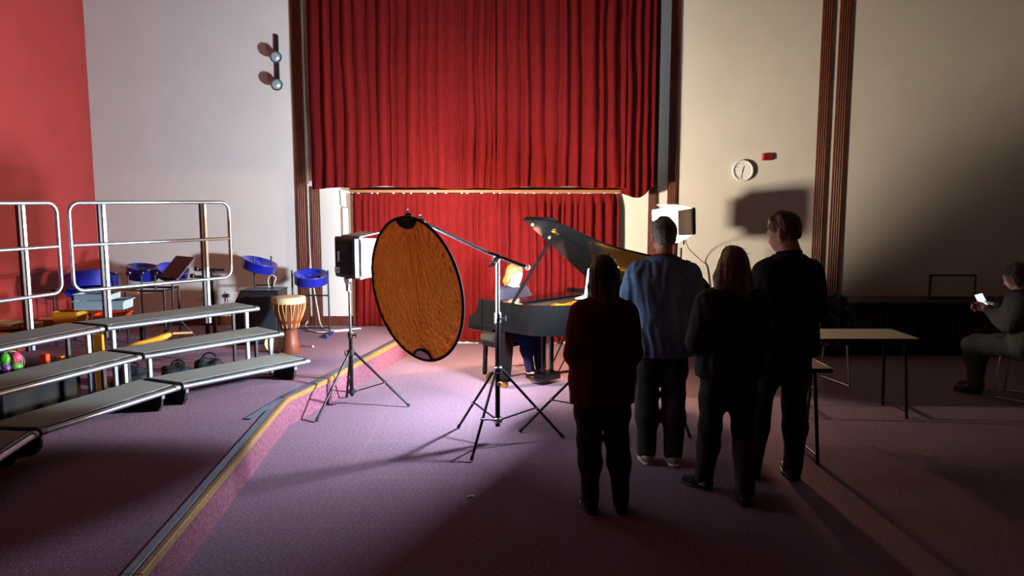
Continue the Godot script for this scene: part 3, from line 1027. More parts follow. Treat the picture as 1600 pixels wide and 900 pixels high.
func risers():
	riser("right-hand choir riser unit with grey treads, nearest the djembe", Vector2(-1.83, 6.74), Vector2(-0.75, 0.66), Vector2(-2.57, 5.79), Vector2(-0.907, 0.42), [0.16, 0.80], true)
	riser("middle choir riser unit, half cut off by the left edge", Vector2(-2.585, 5.775), Vector2(-0.907, 0.42), Vector2(-2.96, 4.62), Vector2(-1.0, 0.10), [0.18, 0.8], false)
	riser("shaded choir riser unit at the lower left edge, no guard rail", Vector2(-2.965, 4.60), Vector2(-1.0, 0.10), Vector2(-2.78, 3.45), Vector2(-0.95, -0.25), [], false)

# ---------------------------------------------------------------- instruments and clutter on the platform
func djembe(label: String, x: Transform3D, s: float):
	var t := thing("djembe", label, "drum", Vector3.ZERO, 0.0, "goblet hand drums")
	t.transform = x
	put("shell", lathe_mesh([Vector2(0.10 * s, 0), Vector2(0.105 * s, 0.01 * s), Vector2(0.088 * s, 0.12 * s), Vector2(0.075 * s, 0.22 * s), Vector2(0.08 * s, 0.26 * s), Vector2(0.115 * s, 0.33 * s), Vector2(0.15 * s, 0.43 * s), Vector2(0.163 * s, 0.53 * s), Vector2(0.165 * s, 0.575 * s), Vector2(0, 0.575 * s)], 32, Transform3D(), true), M.drum_wood, t)
	var rng := RandomNumberGenerator.new()
	rng.seed = 4
	var rim := [Vector2(0.170 * s, 0.535 * s), Vector2(0.176 * s, 0.545 * s), Vector2(0.176 * s, 0.585 * s), Vector2(0.168 * s, 0.600 * s), Vector2(0.12 * s, 0.604 * s), Vector2(0, 0.604 * s)]
	put("drum_head", lathe_mesh(rim, 32, Transform3D(), true), M.skin_drum, t, "pale skin drum head")
	for k in 26:
		var a := TAU * k / 26.0
		var b := a + TAU / 52.0 * (1 if k % 2 == 0 else -1)
		var st := mb()
		var pts := []
		for i in 5:
			var f := i / 4.0
			var h := lerpf(0.55, 0.27, f) * s
			var r := lerpf(0.172, 0.092, smoothstep(0.0, 1.0, f)) * s + 0.012 * s * sin(PI * f)
			var g := lerpf(a, b, f)
			pts.append(Vector3(cos(g) * r, h, sin(g) * r))
		tube(st, pts, 0.0045 * s, 5)
		put("rope", done(st), M.rope, t)
	var ring := []
	for k in 24:
		ring.append(Vector3(cos(TAU * k / 24) * 0.092 * s, 0.27 * s, sin(TAU * k / 24) * 0.092 * s))
	var st2 := mb()
	tube(st2, ring, 0.008 * s, 6, false, true)
	put("ring", done(st2), M.black, t)

func crate(called: String, label: String, cat: String, at: Vector3, s: Vector3, m: Material, turn := 0.0, group := ""):
	# open plastic tray with a lip
	var t := thing(called, label, cat, at, turn, group)
	var st := mb()
	var w := 0.004
	bx(st, Vector3(0, w / 2, 0), Vector3(s.x * 0.9, w, s.z * 0.9))
	for e in [-1, 1]:
		bx(st, Vector3(e * s.x * 0.47, s.y / 2, 0), Vector3(w, s.y, s.z * 0.92), Basis(Vector3.BACK, -e * 0.08), 0.001)
		bx(st, Vector3(0, s.y / 2, e * s.z * 0.46), Vector3(s.x * 0.94, s.y, w), Basis(Vector3.RIGHT, e * 0.08), 0.001)
	put("tub", done(st), m, t)
	st = mb()
	for e in [-1, 1]:
		bx(st, Vector3(e * s.x * 0.495, s.y, 0), Vector3(0.018, 0.008, s.z), Basis(), 0.002)
		bx(st, Vector3(0, s.y, e * s.z * 0.49), Vector3(s.x, 0.008, 0.018), Basis(), 0.002)
	put("lip", done(st), m, t)
	return t

func instruments():
	# two steel pans on stands by the wall
	steel_pan("blue steel pan tipped sideways on a stand behind the amplifier", W(-3.05, 1.115, 9.2), Basis(Vector3.BACK, -0.30) * Basis(Vector3.RIGHT, 0.05), 0.20, 0.11)
	pan_stand("black stand of the tipped steel pan, behind the amplifier", W(-3.02, PLAT, 9.2), 0.21, 0.94, 0.4)
	steel_pan("blue steel pan lying level on a stand beside the djembe", W(-2.375, 0.985, 8.95), Basis(Vector3.RIGHT, 0.22) * Basis(Vector3.BACK, -0.05), 0.192, 0.11)
	pan_stand("black pan stand with blue foot caps on the wine carpet beside the djembe", W(-2.385, PLAT, 8.95), 0.425, 0.79, 0.26)
	# amplifier
	var am := thing("amplifier", "black wedge-shaped amplifier on the platform behind the djembe", "amplifier", W(-2.86, PLAT, 8.60))
	var pr := PackedVector2Array([Vector2(-0.25, 0.0), Vector2(0.25, 0.0), Vector2(0.25, 0.60), Vector2(-0.17, 0.60), Vector2(-0.25, 0.44)])
	put("cabinet", slab_mesh(pr, -0.18, 0.18, Transform3D(Basis(Vector3.RIGHT, -PI / 2), Vector3.ZERO)), M.black, am)
	put("side_plate", box_mesh(Vector3(0.28, 0.54, 0.008), 0.003, Vector3(0.09, 0.29, 0.183)), mat(Color(0.15, 0.165, 0.175), 0.5), am)
	var st := mb()
	bx(st, Vector3(-0.215, 0.515, 0), Vector3(0.012, 0.17, 0.33), Basis(Vector3.BACK, -0.46), 0.004)
	put("grille", done(st), M.black_matte, am)
	put("trim", box_mesh(Vector3(0.44, 0.012, 0.37), 0.004, Vector3(0.04, 0.606, 0)), M.black_metal, am)
	st = mb()
	tube(st, smooth_path([W(-2.78, 0.86, 8.66), W(-2.79, 0.95, 8.66), W(-2.75, 1.0, 8.66), W(-2.70, 0.97, 8.66), W(-2.72, 0.91, 8.66), W(-2.74, 0.87, 8.70)], 5), 0.006, 6)
	tag(put("cable", done(st), M.cable), "short pale cable looped on top of the amplifier", "cable")
	djembe("upright djembe with pale skin and rope lacing beside the risers", Transform3D(Basis(), W(-2.36, PLAT, 7.98)), 1.0)
	# hand drum leaning on the platform
	var hd := thing("hand_drum", "small hand drum on its side under the lowest riser's far end", "drum", W(-2.56, PLAT + 0.095, 8.02))
	hd.basis = Basis(Vector3.UP, 0.5) * Basis(Vector3.RIGHT, PI / 2 - 0.1)
	put("shell", lathe_mesh([Vector2(0, -0.05), Vector2(0.09, -0.05), Vector2(0.095, 0.03), Vector2(0.09, 0.035)], 28), M.drum_wood, hd)
	put("drum_head", lathe_mesh([Vector2(0.093, 0.03), Vector2(0.09, 0.038), Vector2(0, 0.04)], 28), M.skin_drum, hd)
	# beater on the carpet
	var be := thing("beater", "thin wooden beater lying on the carpet by the djembe", "beater", W(-2.28, PLAT + 0.012, 8.29))
	st = mb()
	tube(st, [Vector3(-0.09, 0, -0.03), Vector3(0.08, 0, 0.03)], 0.006, 8)
	put("stick", done(st), M.pale_wood, be)
	st = mb()
	ball(st, Vector3(0.085, 0.0, 0.032), Vector3(0.014, 0.012, 0.012), 10, 6)
	put("tip", done(st), M.white_plastic, be)
	# keyboard stand
	var ks := thing("keyboard_stand", "black column keyboard stand with short arms by the wall socket", "stand", W(-3.52, PLAT, 8.8))
	for a in [[-0.045, 0.03], [0.045, 0.03]]:
		st = mb()
		bar(st, Vector3(a[0], 0.03, 0.0), Vector3(a[0] * 0.7, 0.78, 0.0), 0.045, 0.03, 0.005, Vector3.BACK)
		put("column", done(st), M.black, ks)
	for z in [[0.80, -0.26, 0.16, -0.10], [0.74, -0.22, 0.20, 0.12]]:
		st = mb()
		bar(st, Vector3(z[1] + 0.06, z[0], z[3]), Vector3(z[2], z[0], z[3]), 0.03, 0.03, 0.004)
		bx(st, Vector3(z[1] + 0.08, z[0] + 0.01, z[3]), Vector3(0.05, 0.05, 0.045), Basis(), 0.008)
		put("arm", done(st), M.black, ks)
	st = mb()
	bar(st, Vector3(0, 0.77, -0.11), Vector3(0, 0.77, 0.13), 0.06, 0.035, 0.004)
	bar(st, Vector3(-0.02, 0.02, -0.2), Vector3(-0.02, 0.02, 0.2), 0.05, 0.04, 0.006)
	put("base", done(st), M.black, ks)
	# music stand
	var ms := thing("music_stand", "black music stand with tilted desk in front of the left white wall", "music stand", W(-3.78, PLAT, 8.42), 0.9)
	st = mb()
	bx(st, Vector3(0.06, 0.86, 0.0), Vector3(0.014, 0.33, 0.40), Basis(Vector3.BACK, -0.75), 0.003)
	put("desk", done(st), M.black, ms)
	st = mb()
	bx(st, Vector3(-0.035, 0.745, 0.0), Vector3(0.06, 0.014, 0.40), Basis(Vector3.BACK, -0.75), 0.003)
	put("ledge", done(st), M.black, ms)
	st = mb()
	tube(st, [Vector3(0, 0.30, 0), Vector3(0, 0.76, 0)], 0.012, 8)
	put("column", done(st), M.black, ms)
	for k in 3:
		var a := TAU * k / 3 + 0.4
		st = mb()
		tube(st, [Vector3(0, 0.36, 0), Vector3(cos(a) * 0.26, 0.012, sin(a) * 0.26)], 0.009, 8)
		put("leg", done(st), M.black, ms)
	# the row of blue pans on a low black rack against the red wall's corner
	var rk := thing("pan_rack", "black metal rack carrying the blue steel pans by the red wall", "rack", W(-4.45, PLAT, 8.5))
	for y in [0.30, 0.62]:
		for z in [-0.18, 0.18]:
			st = mb()
			tube(st, [Vector3(-0.6, y, z), Vector3(0.62, y, z)], 0.012, 8)
			put("rail", done(st), M.black, rk)
	for x in [-0.6, -0.2, 0.2, 0.62]:
		for z in [-0.18, 0.18]:
			st = mb()
			tube(st, [Vector3(x, 0.0, z), Vector3(x, 0.64, z)], 0.013, 8)
			put("post", done(st), M.black, rk)
		st = mb()
		tube(st, [Vector3(x, 0.62, -0.18), Vector3(x, 0.62, 0.18)], 0.011, 8)
		put("crossbar", done(st), M.black, rk)
	steel_pan("largest blue steel pan, tipped towards us at the red wall", W(-4.68, 0.995, 8.42), Basis(Vector3.BACK, 0.20) * Basis(Vector3.RIGHT, -0.35), 0.27, 0.17)
	steel_pan("blue steel pan directly right of the largest one on the rack", W(-4.30, 1.08, 8.84), Basis(Vector3.BACK, -0.15) * Basis(Vector3.RIGHT, 0.1), 0.17, 0.14)
	steel_pan("blue steel pan at the rack's right end, tilted beside the music stand", W(-3.93, 1.06, 8.80), Basis(Vector3.BACK, -0.28) * Basis(Vector3.RIGHT, 0.25), 0.17, 0.10)
	for k in 4:
		var tn := thing("pan_clamp", ["black clamp standing beside the largest blue pan", "black clamp between the largest and second blue pans", "black clamp over the second blue pan", "black clamp by the rack's right end"][k], "clamp", W(-4.37 + k * 0.15, 0.862, 8.32), 0.0, "clamps along the pan rack")
		st = mb()
		tube(st, [Vector3(0, 0, 0), Vector3(0, 0.20, 0)], 0.010, 6)
		bx(st, Vector3(0.01, 0.19, 0), Vector3(0.05, 0.035, 0.03), Basis(Vector3.BACK, 0.3), 0.006)
		put("arm", done(st), M.black, tn)
		st = mb()
		ball(st, Vector3(0.03, 0.20, 0.015), Vector3(0.011, 0.011, 0.011), 8, 6)
		put("screw", done(st), M.chrome, tn)
	# low dark table behind the top step, with trays, tubs and tambourines
	var tb := thing("low_table", "dark low table behind the top riser under the trays", "table", W(-4.42, PLAT, 7.42))
	put("table_top", box_mesh(Vector3(1.46, 0.03, 0.62), 0.005, Vector3(-0.02, 0.385, 0)), M.black, tb)
	for x in [-0.68, 0.64]:
		for z in [-0.26, 0.26]:
			put("leg", box_mesh(Vector3(0.04, 0.37, 0.04), 0.004, Vector3(x, 0.185, z)), M.black, tb)
	var ty := PLAT + 0.40
	crate("storage_tub", "yellow plastic tub behind the top riser", "tub", W(-4.27, ty, 7.28), Vector3(0.24, 0.15, 0.2), M.yellow)
	crate("storage_tub", "orange plastic tub under the pale blue trays", "tub", W(-3.87, ty, 7.30), Vector3(0.30, 0.125, 0.24), M.orange, 0.25)
	crate("storage_tray", "lower pale blue tray of two, on the orange tub", "tray", W(-3.98, ty + 0.165, 7.36), Vector3(0.48, 0.085, 0.26), M.pale_blue, 0.1, "pale blue trays")
	crate("storage_tray", "upper pale blue tray, topmost of the two", "tray", W(-4.06, ty + 0.255, 7.40), Vector3(0.36, 0.055, 0.24), M.pale_blue, 0.06, "pale blue trays")
	st = mb()
	tube(st, [W(-4.05, ty + 0.335, 7.42), W(-3.64, ty + 0.325, 7.36)], 0.007, 8)
	tag(put("drum_stick", done(st), M.yellow), "thin yellow stick lying across the pale blue trays", "stick")
	for i in 3:
		var tbn := thing("tambourine", ["tambourine at the left edge behind the risers", "tan tambourine left of the yellow tub", "tan tambourine leaning against the yellow tub"][i], "tambourine", [W(-4.80, ty + 0.035, 7.2), W(-4.52, ty + 0.035, 7.36), W(-4.54, ty + 0.035, 7.13)][i], 0.0, "tambourines behind the risers")
		var rr: float = [0.15, 0.10, 0.08][i]
		put("frame", lathe_mesh([Vector2(rr - 0.008, -0.03), Vector2(rr, -0.03), Vector2(rr, 0.03), Vector2(rr - 0.008, 0.03), Vector2(rr - 0.008, -0.03)], 28), M.tan, tbn)
		put("skin", lathe_mesh([Vector2(rr - 0.006, 0.026), Vector2(0, 0.027)], 28), M.skin_drum, tbn)
		for k in 5:
			var a := TAU * k / 5
			st = mb()
			lathe(st, [Vector2(0, -0.004), Vector2(0.016, -0.004), Vector2(0.018, 0), Vector2(0.016, 0.004), Vector2(0, 0.004)], 12, Transform3D(Basis(), Vector3(cos(a) * rr, 0, sin(a) * rr)))
			put("jingle", done(st), M.brass, tbn)
	# clutter stowed under the risers
	var tr := thing("equipment_chest", "long black chest stowed under the middle riser's top step", "chest", W(-3.70, PLAT, 5.77), -0.46)
	put("body", box_mesh(Vector3(0.22, 0.27, 0.62), 0.012, Vector3(0, 0.135, 0)), M.black_matte, tr)
	put("chest_lid", box_mesh(Vector3(0.23, 0.05, 0.63), 0.012, Vector3(0, 0.297, 0)), M.black, tr)
	for e in [-1, 1]:
		put("latch", box_mesh(Vector3(0.012, 0.05, 0.04), 0.003, Vector3(0.118, 0.26, e * 0.18)), M.alu, tr)
	var bb := thing("ball_net", "net of green, purple and yellow toy balls under the left riser", "balls", W(-3.77, PLAT + 0.323, 5.60))
	var cols := [M.green, M.purple, M.yellow, M.orange, M.pink, M.green, M.purple, M.yellow]
	for k in 8:
		st = mb()
		var a := TAU * k / 4.0
		ball(st, Vector3(cos(a) * 0.048, 0.05 + 0.07 * (k / 4), sin(a) * 0.048), Vector3(0.049, 0.049, 0.049), 14, 10)
		put("ball", done(st), cols[k], bb)
	for k in 6:
		var a := PI * k / 6.0
		var u := Vector3(cos(a), 0, sin(a))
		var loop := []
		for q in 20:
			var g := TAU * q / 20
			loop.append(Vector3(0, 0.087, 0) + u * cos(g) * 0.102 + Vector3(0, sin(g) * 0.086, 0))
		st = mb()
		tube(st, loop, 0.0016, 4, false, true)
		put("net_cord", done(st), M.cable, bb)
	for d in [["yellow toy block under the middle riser unit", W(-3.60, PLAT + 0.323, 5.97), Vector3(0.045, 0.06, 0.05), M.yellow], ["orange and yellow toy block beside the first, under the middle riser", W(-3.66, PLAT + 0.323, 5.86), Vector3(0.06, 0.10, 0.05), M.orange], ["tall yellow board standing under the riser joint", W(-3.47, PLAT, 6.30), Vector3(0.08, 0.50, 0.03), M.yellow], ["thin orange slat standing right of the tall yellow board", W(-3.39, PLAT, 6.38), Vector3(0.016, 0.50, 0.03), M.orange]]:
		st = mb()
		bx(st, Vector3(0, d[2].y / 2, 0), d[2], Basis(), 0.006)
		var o := put("toy_block", done(st), d[3])
		o.position = d[1]
		tag(o, d[0], "toy", "loose toys under the risers")
	# yellow curved plastic piece
	var yg := thing("yellow_paddle", "curved yellow plastic paddle poking out under the top riser", "paddle", W(-3.42, 0.53, 6.80))
	st = mb()
	var pa := smooth_path([Vector3(-0.10, -0.04, 0.06), Vector3(0.02, 0.02, 0), Vector3(0.16, 0.055, -0.12), Vector3(0.24, 0.085, -0.2)], 5)
	tube(st, pa, [0.03, 0.034, 0.036, 0.036, 0.034, 0.03, 0.028, 0.026, 0.026, 0.028, 0.03, 0.032, 0.03, 0.026, 0.022, 0.018], 10)
	put("blade", done(st), M.yellow, yg)
	st = mb()
	tube(st, [Vector3(0.25, 0.088, -0.21), Vector3(0.38, 0.075, -0.34)], 0.012, 8)
	put("handle", done(st), M.tan, yg)
	st = mb()
	tube(st, [Vector3(-0.09, -0.045, 0.06), Vector3(-0.11, -0.29, 0.07)], 0.013, 8)
	put("prop", done(st), M.alu, yg)
	# slumped black bags
	for i in 3:
		var c: Vector3 = [W(-3.00, PLAT, 6.72), W(-3.36, PLAT, 6.62), W(-2.85, PLAT, 7.05)][i]
		var nz := FastNoiseLite.new()
		nz.seed = 30 + i
		nz.frequency = 2.2
		st = mb()
		var prof_n := 26
		var rows := []
		for r in 15:
			var row := []
			var ph := PI * 0.5 * r / 14.0
			for k in prof_n + 1:
				var a := -TAU * (k % prof_n) / prof_n
				var p := Vector3(cos(a) * cos(ph) * 0.17, sin(ph) * 0.15, sin(a) * cos(ph) * 0.14)
				p *= 1.0 + 0.35 * nz.get_noise_3d(p.x * 3, p.y * 5, p.z * 3)
				p.y = maxf(p.y, 0.0)
				row.append(p)
			rows.append(row)
		sheet(st, rows)
		var bg := thing("kit_bag", ["slumped dark bag under the middle step near the leg", "dark bag behind, under the riser joint", "dark bag under the right riser by the far leg"][i], "bag", c, 0.0, "dark bags under the risers")
		put("body", done(st), M.bag, bg)
		st = mb()
		tube(st, arc(Vector3(0, 0.12, 0), Vector3(1, 0, 0), Vector3(0, 1, 0), 0.07, 0.2, PI - 0.2, 8), 0.008, 6)
		put("strap", done(st), M.black, bg)

# ---------------------------------------------------------------- grand piano
func inset(poly: Array, t: float) -> Array:
	var out := []
	var n := poly.size()
	for i in n:
		var a: Vector2 = poly[(i + n - 1) % n]
		var b: Vector2 = poly[i]
		var c: Vector2 = poly[(i + 1) % n]
		var n1 := (b - a).normalized()
		var n2 := (c - b).normalized()
		var m := (Vector2(-n1.y, n1.x) + Vector2(-n2.y, n2.x)).normalized()
		var k := maxf(0.5, m.dot(Vector2(-n1.y, n1.x)))
		out.append(b + m * t / k)
	return out

func rounded_outline() -> Array:
	# seen from above, x from treble to bass, z from keyboard to tail
	var ctl := [Vector3(0, 0, 0.30), Vector3(0, 0, 0.55), Vector3(0.03, 0, 0.70), Vector3(0.14, 0, 0.84), Vector3(0.32, 0, 0.98), Vector3(0.46, 0, 1.16), Vector3(0.55, 0, 1.38), Vector3(0.64, 0, 1.60), Vector3(0.78, 0, 1.76), Vector3(0.95, 0, 1.83), Vector3(1.13, 0, 1.82), Vector3(1.28, 0, 1.74), Vector3(1.37, 0, 1.58), Vector3(1.40, 0, 1.36)]
	var out := [Vector2(0, 0)]
	for p in smooth_path(ctl, 3):
		out.append(Vector2(p.x, p.z))
	out.append(Vector2(1.40, 0))
	return out

func piano():
	var t := thing("grand_piano", "glossy black grand piano with its lid propped open before the red curtain", "piano", W(-0.30, 0, 7.45), PI / 4)
	var outl := rounded_outline()
	var Y0 := 0.60
	var Y1 := 0.885
	# rim: outer wall, inner wall and top edge
	var inn := inset(outl, 0.045)
	# make sure the inset goes inward
	if (inn[0] as Vector2).x < 0.0:
		inn = inset(outl, -0.045)
	var st := mb()
	var n := outl.size()
	for i in n:
		var a: Vector2 = outl[i]; var b: Vector2 = outl[(i + 1) % n]
		var c: Vector2 = inn[i]; var d: Vector2 = inn[(i + 1) % n]
		if i == n - 1:
			continue   # the keyboard end stays open
		st.set_smooth_group(1)
		quad(st, Vector3(b.x, Y0, b.y), Vector3(a.x, Y0, a.y), Vector3(a.x, Y1, a.y), Vector3(b.x, Y1, b.y))
		st.set_smooth_group(2)
		quad(st, Vector3(c.x, Y0, c.y), Vector3(d.x, Y0, d.y), Vector3(d.x, Y1, d.y), Vector3(c.x, Y1, c.y))
		st.set_smooth_group(-1)
		quad(st, Vector3(a.x, Y1, a.y), Vector3(c.x, Y1, c.y), Vector3(d.x, Y1, d.y), Vector3(b.x, Y1, b.y))
		quad(st, Vector3(a.x, Y0, a.y), Vector3(b.x, Y0, b.y), Vector3(d.x, Y0, d.y), Vector3(c.x, Y0, c.y))
	put("case", done(st), M.black_gloss, t)
	var flat := PackedVector2Array(inn)
	put("soundboard", slab_mesh(flat, Y0 + 0.01, Y0 + 0.04), M.pale_wood, t)
	# gold iron plate with openings between its struts
	st = mb()
	var pl := PackedVector2Array(inset(inn, 0.02 if (inset(inn, 0.02)[0] as Vector2).x > (inn[0] as Vector2).x else -0.02))
	var clipped := Geometry2D.clip_polygons(pl, PackedVector2Array([Vector2(-1, -1), Vector2(3, -1), Vector2(3, 0.30), Vector2(-1, 0.30)]))
	slab(st, clipped[0], Y1 - 0.10, Y1 - 0.088)
	var plate := put("iron_plate", done(st), M.plate_gold, t, "gold iron plate")
	for k in 4:
		st = mb()
		var x := 0.32 + k * 0.28
		bar(st, Vector3(x, Y1 - 0.075, 0.32), Vector3(x + 0.12, Y1 - 0.075, 0.95 + 0.22 * k), 0.022, 0.03, 0.006)
		put("strut", done(st), M.plate_gold, plate)
	for k in 30:
		st = mb()
		var f := k / 29.0
		tube(st, [Vector3(0.14 + 1.12 * f, Y1 - 0.07, 0.36), Vector3(0.20 + 1.0 * f, Y1 - 0.07, lerpf(0.66, 1.5, pow(f, 0.8)))], 0.0016, 4)
		put("string", done(st), M.brass, plate)
	st = mb()
	bx(st, Vector3(0.70, Y1 - 0.055, 0.40), Vector3(1.15, 0.035, 0.03), Basis(), 0.004)
	put("damper_rail", done(st), M.black, t)
	# pin block cover and music shelf over the keys
	put("pin_block_cover", box_mesh(Vector3(1.31, 0.03, 0.28), 0.004, Vector3(0.70, Y1 - 0.04, 0.17)), M.black_gloss, t)
	# keybed, arms, fallboard and key slip
	put("keybed", box_mesh(Vector3(1.40, 0.06, 0.36), 0.01, Vector3(0.70, Y0 - 0.01, -0.03)), M.black_gloss, t)
	for s in [0.03, 1.37]:
		var arm := PackedVector2Array([Vector2(0.02, Y0 - 0.03), Vector2(-0.14, Y0 - 0.03), Vector2(-0.185, Y0 - 0.005), Vector2(-0.195, Y0 + 0.06), Vector2(-0.18, Y0 + 0.10), Vector2(-0.14, Y0 + 0.115), Vector2(-0.09, Y0 + 0.15), Vector2(-0.06, Y0 + 0.21), Vector2(-0.05, Y1), Vector2(0.02, Y1)])
		# profile in (z, y): slab's polygon plane is (x, z), so stand it up
		st = mb()
		slab(st, arm, -0.03, 0.03, Transform3D(Basis(Vector3(0, 0, 1), Vector3(1, 0, 0), Vector3(0, 1, 0)), Vector3(s, 0, 0)))
		put("arm", done(st), M.black_gloss, t)
	put("key_slip", box_mesh(Vector3(1.34, 0.05, 0.02), 0.004, Vector3(0.70, Y0 + 0.03, -0.205)), M.black_gloss, t)
	put("fallboard", box_mesh(Vector3(1.33, 0.15, 0.02), 0.005, Vector3(0.70, Y0 + 0.155, -0.035)), M.black_gloss, t)
	var keys := Node3D.new()
	keys.name = "keyboard"
	t.add_child(keys)
	var kw := 1.18 / 52.0
	var white_mesh := box_mesh(Vector3(kw * 0.95, 0.02, 0.145), 0.002)
	var black_mesh := box_mesh(Vector3(kw * 0.5, 0.018, 0.09), 0.003)
	for k in 52:
		var o := put("white_key", white_mesh, M.white, keys)
		o.position = Vector3(0.70 - 0.59 + (k + 0.5) * kw, Y0 + 0.055, -0.12)
		if k < 51 and (k % 7) in [0, 2, 3, 5, 6]:
			var b := put("black_key", black_mesh, M.black_gloss, keys)
			b.position = Vector3(0.70 - 0.59 + (k + 1.0) * kw, Y0 + 0.072, -0.095)
	# legs with brass casters
	for p in [Vector2(0.13, 0.20), Vector2(1.26, 0.20), Vector2(1.02, 1.58)]:
		st = mb()
		st.set_smooth_group(-1)
		var hw := [0.065, 0.062, 0.042, 0.038, 0.05]
		var hy := [Y0, Y0 - 0.08, 0.16, 0.10, 0.07]
		for i in 4:
			for q in 4:
				var a := PI / 4 + PI / 2 * q
				var b := a + PI / 2
				var r0: float = hw[i] * 1.414
				var r1: float = hw[i + 1] * 1.414
				quad(st, Vector3(p.x + cos(a) * r1, hy[i + 1], p.y - sin(a) * r1), Vector3(p.x + cos(b) * r1, hy[i + 1], p.y - sin(b) * r1), Vector3(p.x + cos(b) * r0, hy[i], p.y - sin(b) * r0), Vector3(p.x + cos(a) * r0, hy[i], p.y - sin(a) * r0))
		bx(st, Vector3(p.x, 0.072, p.y), Vector3(0.10, 0.006, 0.10))
		var leg := put("leg", done(st), M.black_gloss, t)
		st = mb()
		tube(st, [Vector3(p.x - 0.016, 0.03, p.y), Vector3(p.x + 0.016, 0.03, p.y)], 0.03, 16)
		bx(st, Vector3(p.x, 0.058, p.y), Vector3(0.05, 0.03, 0.035), Basis(), 0.006)
		put("caster", done(st), M.brass, leg, "brass caster")
	# pedal lyre
	var ly := Node3D.new()
	ly.name = "pedal_lyre"
	t.add_child(ly)
	ly.position = Vector3(0.55, 0, 0.38)
	put("lyre_box", box_mesh(Vector3(0.25, 0.075, 0.16), 0.012, Vector3(0, 0.085, 0)), M.black_gloss, ly)
	for s in [-1, 1]:
		put("lyre_post", box_mesh(Vector3(0.04, 0.46, 0.04), 0.006, Vector3(s * 0.06, 0.35, 0)), M.black_gloss, ly)
		st = mb()
		tube(st, [Vector3(s * 0.08, 0.11, 0.07), Vector3(s * 0.10, 0.58, 0.34)], 0.007, 8)
		put("lyre_brace", done(st), M.black_gloss, ly)
	for k in 3:
		st = mb()
		bar(st, Vector3(-0.06 + k * 0.06, 0.065, -0.07), Vector3(-0.06 + k * 0.06, 0.055, -0.17), 0.022, 0.008, 0.003)
		put("pedal", done(st), M.brass, ly)
		st = mb()
		tube(st, [Vector3(-0.025 + k * 0.025, 0.12, 0.01), Vector3(-0.025 + k * 0.025, 0.58, 0.01)], 0.004, 6)
		put("pedal_rod", done(st), M.chrome, ly)
	# the lid: hinged along the bass side, front flap folded back on it
	var lid := Node3D.new()
	lid.name = "lid"
	t.add_child(lid)
	lid.position = Vector3(1.40, Y1 + 0.012, 0)
	lid.rotation = Vector3(0, 0, -deg_to_rad(33.0))
	var lp := PackedVector2Array([Vector2(-1.41, 0.36)])
	for i in range(1, n - 1):
		var v: Vector2 = outl[i]
		if v.y > 0.36:
			lp.append(Vector2(v.x - 1.40 + (-0.01 if v.x < 0.7 else 0.0), v.y + (0.012 if v.y > 1.5 else 0.0)))
	lp.append(Vector2(0.0, 0.36))
	put("main_lid", slab_mesh(lp, 0.0, 0.02), M.black_gloss, lid)
	put("front_flap", box_mesh(Vector3(1.40, 0.02, 0.36), 0.004, Vector3(-0.705, 0.034, 0.545)), M.black_gloss, lid)
	for z in [0.5, 0.95, 1.3]:
		st = mb()
		tube(st, [Vector3(0.004, 0.0, z - 0.06), Vector3(0.004, 0.0, z + 0.06)], 0.008, 8)
		put("hinge", done(st), M.brass, lid)
	for z in [0.42, 0.46]:
		st = mb()
		lathe(st, [Vector2(0, -0.012), Vector2(0.012, -0.012), Vector2(0.014, 0.0)], 12, Transform3D(Basis(), Vector3(-1.33 + (z - 0.42) * 6.0, 0, z)))
		put("buffer", done(st), M.rope, lid)
	st = mb()
	bx(st, Vector3(-1.20, -0.008, 0.62), Vector3(0.07, 0.016, 0.05), Basis(), 0.004)
	put("prop_cup", done(st), M.brass, lid)
	# prop stick
	var cup := lid.transform * Vector3(-1.20, -0.016, 0.62)
	st = mb()
	bar(st, Vector3(0.025, Y1 - 0.01, 0.40), cup, 0.022, 0.03, 0.005, Vector3(0, 0, 1))
	put("prop_stick", done(st), M.black_gloss, t)
	# open pages lying on the piano, near the tail
	# bench
	var be := thing("piano_bench", "black padded piano bench under the pianist", "bench", W(0.03, 0, 8.14), PI / 4)
	put("seat", box_mesh(Vector3(0.74, 0.075, 0.34), 0.02, Vector3(0, 0.405, 0)), M.black_matte, be)
	put("apron", box_mesh(Vector3(0.70, 0.06, 0.30), 0.006, Vector3(0, 0.345, 0)), M.black_gloss, be)
	for s in [-1, 1]:
		for q in [-1, 1]:
			st = mb()
			bar(st, Vector3(s * 0.315, 0.345, q * 0.125), Vector3(s * 0.325, 0.0, q * 0.13), 0.04, 0.04, 0.005, Vector3.BACK)
			put("leg", done(st), M.black_gloss, be)
	for k in 6:
		st = mb()
		ball(st, Vector3(-0.25 + k * 0.1, 0.44, 0.0), Vector3(0.012, 0.005, 0.012), 10, 6)
		put("button", done(st), M.black, be)

